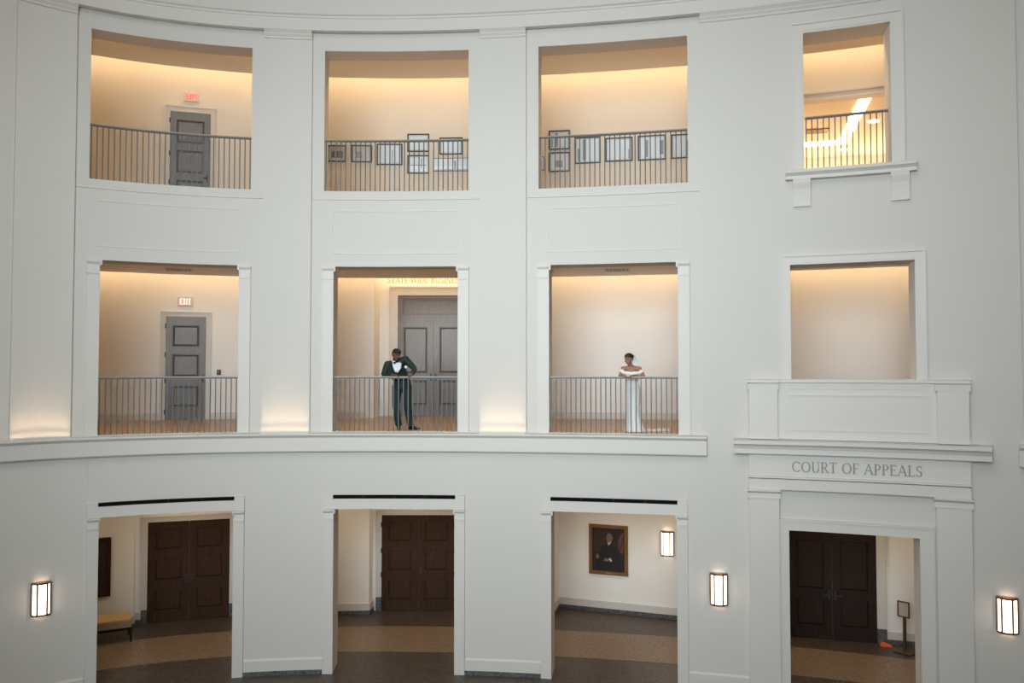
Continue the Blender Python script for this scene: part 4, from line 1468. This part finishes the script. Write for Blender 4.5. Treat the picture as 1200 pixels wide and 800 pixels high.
# ---------- groom
gs = 0.03
gx, gy = W(gs, 0.47)
groom = empty('person', (gx, gy, F2), heading(gs))
tag(groom, 'person in a dark green suit and black bow tie leaning on the railing', 'person')
hc = V(-0.085, 0.235, 1.545)
hR = (Euler((0, 0, math.radians(28))).to_matrix() @ Euler((math.radians(16), 0, 0)).to_matrix() @ Euler((0, math.radians(12), 0)).to_matrix())
Lsh, Lel, Lwr = V(-0.285, 0.11, 1.36), V(-0.355, 0.17, 1.13), V(-0.135, 0.33, 1.145)
Rsh, Rel, Rwr = V(0.085, 0.10, 1.47), V(0.28, 0.13, 1.27), V(0.26, 0.30, 1.150)
pel, wst, chs, nck = V(-0.01, -0.06, 0.92), V(-0.03, -0.02, 1.08), V(-0.10, 0.08, 1.30), V(-0.125, 0.15, 1.43)
hips = [(V(-0.11, -0.07, 0.90), V(-0.125, -0.01, 0.50), V(-0.075, -0.08, 0.085), V(-0.045, 0.10, 0.035)),
        (V(0.09, -0.07, 0.90), V(0.12, -0.02, 0.50), V(0.175, -0.09, 0.085), V(0.35, -0.01, 0.035))]
up_r = (Rsh - Lsh).normalized()
b = MB()
b.tube([pel - V(0, 0, 0.05), pel, wst, chs, (chs + nck) / 2], [(0.13, 0.09), (0.15, 0.10), (0.13, 0.095), (0.165, 0.105), (0.11, 0.075)], 16, ref=(0, 1, 0))
b.tube([Lsh, chs + V(0, 0, 0.06), Rsh], [0.055, 0.075, 0.055], 12)
b.tube([nck - V(0, 0.03, 0.06), nck + V(0.01, 0.02, 0.02), hc + V(0, -0.03, -0.06)], [0.072, 0.060, 0.058], 12)
for a_, e_, w_ in ((Lsh, Lel, Lwr), (Rsh, Rel, Rwr)):
    b.tube([a_, (a_ + e_) / 2, e_], [0.052, 0.047, 0.038], 10)
    b.tube([e_, (e_ + w_) / 2, w_], [0.038, 0.036, 0.026], 10)
for h_, k_, a_, t_ in hips:
    b.tube([h_, (h_ + k_) / 2, k_], [0.078, 0.068, 0.050], 10)
    b.tube([k_, k_ * 0.65 + a_ * 0.35, a_], [0.048, 0.048, 0.032], 10)
    b.tube([a_ - V(0, 0.03, 0.03), a_ * 0.4 + t_ * 0.6, t_], [(0.03, 0.03), (0.036, 0.026), (0.034, 0.018)], 10)
head_parts(b, hc, hR)
hand(b, Lwr, V(0.85, 0.45, -0.05), V(0.1, 0.15, -1), V(0.35, 0.9, 0) * -1, 1.05)
hand(b, Rwr, V(-0.25, 0.9, 0.0), V(-0.05, 0.25, -1), V(-0.95, -0.2, 0), 1.05)
gbody = remesh(b, 'body', M['skin_m'], groom, 0.0065, 3)
face_details(hc, hR, 1.0, groom, M['lip'])
# hair: short, full on top
b = MB()
qh = lambda x_, y_, z_: hc + hR @ Vector((x_, y_, z_))
b.ball(qh(0, 0.022, 0.062), (0.084, 0.098, 0.075), 16, 10, hR)
b.ball(qh(0, -0.025, 0.098), (0.070, 0.068, 0.042), 14, 10, hR)
b.ball(qh(0, 0.055, 0.015), (0.078, 0.062, 0.075), 14, 10, hR)
gh = remesh(b, 'hair', M['hair'], groom, 0.008, 2)
local_smooth_noise(gh, 0.012, 55)
b = MB()
b.tube([qh(-0.060, -0.045, -0.050), qh(-0.042, -0.078, -0.088), qh(0, -0.092, -0.105), qh(0.042, -0.078, -0.088), qh(0.060, -0.045, -0.050)], [0.008, 0.012, 0.014, 0.012, 0.008], 8)
b.build('beard', M['hair'], groom, local=True, smooth=True)
# jacket
TORSO = [(pel - V(0, 0, 0.07), 0.195, 0.135), (pel + V(0, 0, 0.05), 0.19, 0.135), (wst, 0.17, 0.125), (chs - V(0, 0, 0.06), 0.195, 0.135), (chs + V(0.0, 0, 0.03), 0.20, 0.13), ((chs + nck) / 2 + V(0, 0, 0.02), 0.135, 0.095), (nck, 0.075, 0.075)]
b = MB()
b.tube([t_[0] for t_ in TORSO], [(t_[1], t_[2]) for t_ in TORSO], 24, ref=(0, 1, 0))
b.tube([Lsh, chs + V(0, 0, 0.075), Rsh], [0.072, 0.092, 0.072], 14)
for a_, e_, w_ in ((Lsh, Lel, Lwr), (Rsh, Rel, Rwr)):
    b.ball(a_, 0.074, 12, 8)
    b.tube([a_, (a_ + e_) / 2, e_], [0.072, 0.068, 0.058], 14)
    b.tube([e_, (e_ + w_) / 2, w_ + (e_ - w_) * 0.10], [0.058, 0.052, 0.040], 14)
gj = remesh(b, 'jacket', M['suit'], groom, 0.010, 4)


def torso_front(r_, z_, out=0.006):
    """front surface of the jacket at height z and sideways r"""
    for i_ in range(len(TORSO) - 1):
        z0_, z1_ = TORSO[i_][0].z, TORSO[i_ + 1][0].z
        if z_ <= z1_ or i_ == len(TORSO) - 2:
            t_ = max(0, min(1, (z_ - z0_) / (z1_ - z0_)))
            c_ = TORSO[i_][0].lerp(TORSO[i_ + 1][0], t_)
            rx = TORSO[i_][1] * (1 - t_) + TORSO[i_ + 1][1] * t_
            ry = TORSO[i_][2] * (1 - t_) + TORSO[i_ + 1][2] * t_
            k_ = max(0.0, 1 - ((r_ - c_.x) / rx) ** 2)
            return Vector((r_, c_.y - ry * math.sqrt(k_) - out, z_))


def strip(left_, right_, out, name, m, thick=0.008, n=12, parent=groom):
    """cloth piece between two outline curves (lists of (r, z)) laid over the chest"""
    def lerp_list(L, t):
        f = t * (len(L) - 1)
        i_ = min(len(L) - 2, int(f))
        u = f - i_
        return (L[i_][0] * (1 - u) + L[i_ + 1][0] * u, L[i_][1] * (1 - u) + L[i_ + 1][1] * u)
    vs__, fs__ = [], []
    mcol = 7
    for k in range(n + 1):
        a_, b_ = lerp_list(left_, k / n), lerp_list(right_, k / n)
        for j in range(mcol + 1):
            u = j / mcol
            vs__.append(torso_front(a_[0] * (1 - u) + b_[0] * u, a_[1] * (1 - u) + b_[1] * u, out))
    for k in range(n):
        for j in range(mcol):
            a_ = k * (mcol + 1) + j
            fs__.append((a_, a_ + 1, a_ + mcol + 2, a_ + mcol + 1))
    o = MB().add(vs__, fs__).build(name, m, parent, local=True, smooth=True)
    so = o.modifiers.new('t', 'SOLIDIFY')
    so.thickness = thick
    so.offset = 0
    return o


strip([(-0.17, 1.425), (-0.165, 1.34), (-0.13, 1.24), (-0.095, 1.165)], [(-0.06, 1.445), (0.02, 1.39), (0.01, 1.28), (-0.075, 1.165)], 0.012, 'shirt_front', M['shirt'])
strip([(-0.215, 1.40), (-0.235, 1.33), (-0.175, 1.24), (-0.105, 1.15)], [(-0.165, 1.425), (-0.16, 1.34), (-0.125, 1.24), (-0.09, 1.15)], 0.018, 'lapel', M['satin'])
strip([(-0.055, 1.445), (0.025, 1.39), (0.015, 1.28), (-0.075, 1.15)], [(0.01, 1.445), (0.085, 1.37), (0.065, 1.27), (-0.055, 1.15)], 0.018, 'lapel', M['satin'])
# shirt collar and bow tie
tp = torso_front(-0.085, 1.405, 0.03)
b = MB().tube([nck + V(0, -0.01, -0.015), nck + V(0.005, 0.01, 0.03)], [0.074, 0.068], 14)
b.build('collar', M['shirt'], groom, local=True, smooth=True)
rt = Euler((0, math.radians(-22), 0)).to_matrix()
b = MB()
for sg in (-1, 1):
    pts_ = [Vector((sg * 0.008, -0.006, 0.010)), Vector((sg * 0.055, -0.006, 0.026)), Vector((sg * 0.055, -0.006, -0.026)), Vector((sg * 0.008, -0.006, -0.010))]
    fr = [tp + rt @ p_ for p_ in pts_]
    bk = [tp + rt @ (p_ + Vector((0, 0.014, 0))) for p_ in pts_]
    b.add(fr + bk, [(0, 1, 2, 3), (7, 6, 5, 4), (0, 4, 5, 1), (1, 5, 6, 2), (2, 6, 7, 3), (3, 7, 4, 0)])
b.ball(tp, (0.012, 0.014, 0.013), 8, 6)
b.build('bow_tie', M['black_void'], groom, local=True)
# buttonhole flower
fpt = torso_front(0.075, 1.305, 0.028) + Vector((0.03, 0, 0))
b = MB()
for k in range(6):
    a_ = k * PI / 3
    b.ball(fpt + Vector((0.017 * math.cos(a_), -0.004, 0.017 * math.sin(a_))), (0.014, 0.009, 0.014), 8, 6)
b.ball(fpt + Vector((0, -0.012, 0)), 0.011, 8, 6)
b.build('buttonhole_flower', M['veil'], groom, local=True, smooth=True)
# trousers and shoes
b = MB()
b.tube([pel + V(0, 0, 0.10), pel, pel - V(0, 0, 0.08)], [(0.165, 0.115), (0.175, 0.12), (0.16, 0.11)], 18, ref=(0, 1, 0))
for h_, k_, a_, t_ in hips:
    b.tube([h_ + V(0, 0, 0.02), (h_ + k_) / 2, k_, k_ * 0.5 + a_ * 0.5, a_ - V(0, 0, 0.005)], [0.108, 0.094, 0.078, 0.074, 0.070], 14)
remesh(b, 'trousers', M['suit'], groom, 0.010, 4)
for h_, k_, a_, t_ in hips:
    d_ = (t_ - a_)
    d_.z = 0
    d_.normalize()
    b = MB()
    hl = Vector((a_.x, a_.y, 0)) - d_ * 0.055
    b.tube([hl + Vector((0, 0, 0.045)), hl + d_ * 0.08 + Vector((0, 0, 0.05)), hl + d_ * 0.18 + Vector((0, 0, 0.036)), hl + d_ * 0.27 + Vector((0, 0, 0.026))], [(0.036, 0.045), (0.042, 0.05), (0.047, 0.036), (0.030, 0.024)], 12)
    b.tube([hl + Vector((0, 0, 0.05)), Vector((a_.x, a_.y, 0.10))], [0.04, 0.04], 10)
    remesh(b, 'shoe', M['shoe'], groom, 0.007, 3)

# ---------- bride
bs = 4.69
bx, by = W(bs, 0.42)
bride = empty('person', (bx, by, F2), heading(bs))
tag(bride, 'person in a white off shoulder gown and veil leaning on the railing', 'person')
hc = V(-0.055, 0.155, 1.46)
hR = (Euler((0, 0, math.radians(-24))).to_matrix() @ Euler((math.radians(14), 0, 0)).to_matrix() @ Euler((0, math.radians(-6), 0)).to_matrix())
Lsh, Lel, Lwr = V(-0.165, 0.06, 1.275), V(-0.235, 0.13, 1.10), V(-0.165, 0.27, 1.135)
Rsh, Rel, Rwr = V(0.155, 0.05, 1.265), V(0.255, 0.12, 1.095), V(0.075, 0.27, 1.135)
pel, wst, chs, nck = V(0.02, -0.08, 0.86), V(0.005, -0.02, 1.02), V(-0.01, 0.05, 1.19), V(-0.02, 0.07, 1.315)
hips = [(V(-0.05, -0.07, 0.84), V(-0.035, -0.06, 0.47), V(-0.02, -0.09, 0.08), V(-0.02, 0.06, 0.035)),
        (V(0.085, -0.07, 0.84), V(0.07, -0.06, 0.47), V(0.085, -0.09, 0.08), V(0.09, 0.06, 0.035))]
b = MB()
b.tube([pel - V(0, 0, 0.05), pel, wst, chs, V(-0.015, 0.055, 1.27)], [(0.12, 0.08), (0.13, 0.09), (0.10, 0.08), (0.135, 0.095), (0.10, 0.065)], 16, ref=(0, 1, 0))
b.tube([Lsh, V(-0.09, 0.055, 1.282), V(-0.01, 0.05, 1.285), V(0.08, 0.05, 1.277), Rsh], [0.044, 0.050, 0.058, 0.050, 0.044], 12)
for a_ in (Lsh, Rsh):
    b.ball(a_ - V(0, 0, 0.005), 0.051, 12, 8)
b.tube([nck - V(0, 0.01, 0.07), nck + V(0, 0.01, 0.02), hc + V(0, -0.02, -0.06)], [0.056, 0.044, 0.044], 12)
for a_, e_, w_ in ((Lsh, Lel, Lwr), (Rsh, Rel, Rwr)):
    b.tube([a_, (a_ + e_) / 2, e_], [0.045, 0.040, 0.033], 10)
    b.tube([e_, (e_ + w_) / 2, w_], [0.034, 0.031, 0.022], 10)
for h_, k_, a_, t_ in hips:
    b.tube([h_, (h_ + k_) / 2, k_], [0.075, 0.065, 0.048], 10)
    b.tube([k_, k_ * 0.65 + a_ * 0.35, a_], [0.046, 0.045, 0.028], 10)
    b.tube([a_ - V(0, 0.03, 0.03), a_ * 0.4 + t_ * 0.6, t_], [(0.026, 0.028), (0.032, 0.022), (0.030, 0.016)], 10)
head_parts(b, hc, hR, 0.92)
hand(b, Lwr, V(0.55, 0.75, -0.05), V(0.05, 0.2, -1), V(0.6, -0.7, 0), 0.92)
hand(b, Rwr, V(-0.75, 0.6, -0.05), V(-0.05, 0.2, -1), V(-0.55, -0.7, 0), 0.92)
remesh(b, 'body', M['skin_f'], bride, 0.0065, 3)
face_details(hc, hR, 0.92, bride, M['lip'])
qh = lambda x_, y_, z_: hc + hR @ (Vector((x_, y_, z_)) * 0.92)
b = MB()
b.ball(qh(0, 0.028, 0.052), (0.080, 0.094, 0.070), 16, 10, hR)
b.ball(qh(0, 0.072, 0.0), (0.066, 0.055, 0.070), 14, 10, hR)
b.ball(qh(0.02, 0.120, 0.03), (0.046, 0.042, 0.046), 12, 8, hR)
bh = remesh(b, 'hair', M['hair'], bride, 0.007, 2)
# gown: fitted, flaring at the hem
b = MB()
G = [(V(-0.01, 0.055, 1.205), 0.148, 0.108), (V(-0.01, 0.055, 1.16), 0.152, 0.118), (V(0.0, 0.02, 1.07), 0.122, 0.10), (wst - V(0, 0, 0.03), 0.118, 0.098), (V(0.012, -0.05, 0.90), 0.150, 0.122), (V(0.018, -0.07, 0.78), 0.158, 0.128),
     (V(0.016, -0.07, 0.60), 0.140, 0.118), (V(0.02, -0.07, 0.42), 0.126, 0.112), (V(0.03, -0.08, 0.24), 0.142, 0.128), (V(0.045, -0.09, 0.10), 0.175, 0.165), (V(0.055, -0.10, 0.012), 0.205, 0.20)]
n_ = 36
vs__, fs__ = [], []
for i_, (c_, ru, rv) in enumerate(G):
    low = max(0.0, (0.75 - c_.z) / 0.75)
    for j in range(n_):
        a_ = 2 * PI * j / n_
        k_ = 1 + 0.07 * low * math.sin(a_ * 9 + i_ * 0.25)
        vs__.append(c_ + Vector((ru * k_ * math.cos(a_), rv * k_ * math.sin(a_), 0.014 * math.cos(2 * a_) if i_ == 0 else 0)))
for i_ in range(len(G) - 1):
    for j in range(n_):
        a_, b_ = i_ * n_ + j, i_ * n_ + (j + 1) % n_
        fs__.append((a_, b_, b_ + n_, a_ + n_))
gown = MB().add(vs__, fs__).build('gown', M['dress'], bride, local=True, smooth=True)
sd = gown.modifiers.new('sub', 'SUBSURF')
sd.levels = sd.render_levels = 1
# off-shoulder bands round the upper arms and across the bust
b = MB()
for a_, e_, sg in ((Lsh, Lel, -1), (Rsh, Rel, 1)):
    m1 = a_.lerp(e_, 0.36)
    ax = (e_ - a_).normalized()
    b.tube([m1 - ax * 0.032, m1, m1 + ax * 0.032], [0.050, 0.054, 0.049], 14)
    b.tube([m1 + V(0, 0.045, -0.01), V(sg * 0.08, 0.165, 1.185), V(0, 0.17, 1.175)], [(0.030, 0.012), (0.034, 0.014), (0.03, 0.012)], 10, ref=(0, 1, 0))
remesh(b, 'off_shoulder_band', M['dress'], bride, 0.008, 3)
# veil pinned at the back of the head
b = MB()
rows = [(0.075, 0.035, 0.105, 0.062), (0.100, 0.075, 0.060, 0.078), (0.115, 0.115, -0.01, 0.090), (0.125, 0.14, -0.10, 0.105), (0.14, 0.15, -0.25, 0.13), (0.15, 0.16, -0.45, 0.15), (0.16, 0.17, -0.70, 0.16)]
vs__, fs__ = [], []
m_ = 12
for i_, (xo, yo, zo, hw_) in enumerate(rows):
    for j in range(m_ + 1):
        u = j / m_ * 2 - 1
        k_ = 0.012 * math.sin(j * 2.3 + i_ * 0.3) * min(1, i_ * 0.5)
        if i_ < 3:
            pnt = qh(0.034 + hw_ * u * 1.15, yo - 0.05 * u * u + k_ + 0.055, zo + 0.02 - 0.03 * u * u)
        else:
            pnt = hc + Vector((0.085 + hw_ * u * 0.75, 0.13 + yo * 0.35 + k_ - 0.02 * u * u, zo))
        vs__.append(pnt)
for i_ in range(len(rows) - 1):
    for j in range(m_):
        a_ = i_ * (m_ + 1) + j
        fs__.append((a_, a_ + 1, a_ + m_ + 2, a_ + m_ + 1))
ve = MB().add(vs__, fs__).build('veil', M['veil'], bride, local=True, smooth=True)
so = ve.modifiers.new('t', 'SOLIDIFY')
so.thickness = 0.006
# earrings
for sg in (-1, 1):
    MB().ball(qh(sg * 0.080, 0.0, -0.052), (0.010, 0.010, 0.016), 8, 6).build('earring', M['veil'], bride, local=True, smooth=True)
# train of the gown on the floor
b = MB()
vs__, fs__ = [], []
nu, nv = 14, 6
for i_ in range(nu + 1):
    for j in range(nv + 1):
        u, v_ = i_ / nu, j / nv
        x_ = 0.10 + 0.62 * u
        y_ = 0.25 + 0.55 * u ** 0.7 + (v_ - 0.5) * (0.30 + 0.28 * u)
        z_ = 0.012 + 0.030 * abs(math.sin(u * 7 + v_ * 5)) * (1 - abs(2 * v_ - 1)) + 0.05 * max(0, 0.3 - u)
        vs__.append((x_, y_, z_))
for i_ in range(nu):
    for j in range(nv):
        a_ = i_ * (nv + 1) + j
        fs__.append((a_, a_ + 1, a_ + nv + 2, a_ + nv + 1))
tr_ = MB().add(vs__, fs__).build('train', M['dress'], bride, local=True, smooth=True)
so = tr_.modifiers.new('t', 'SOLIDIFY')
so.thickness = 0.008
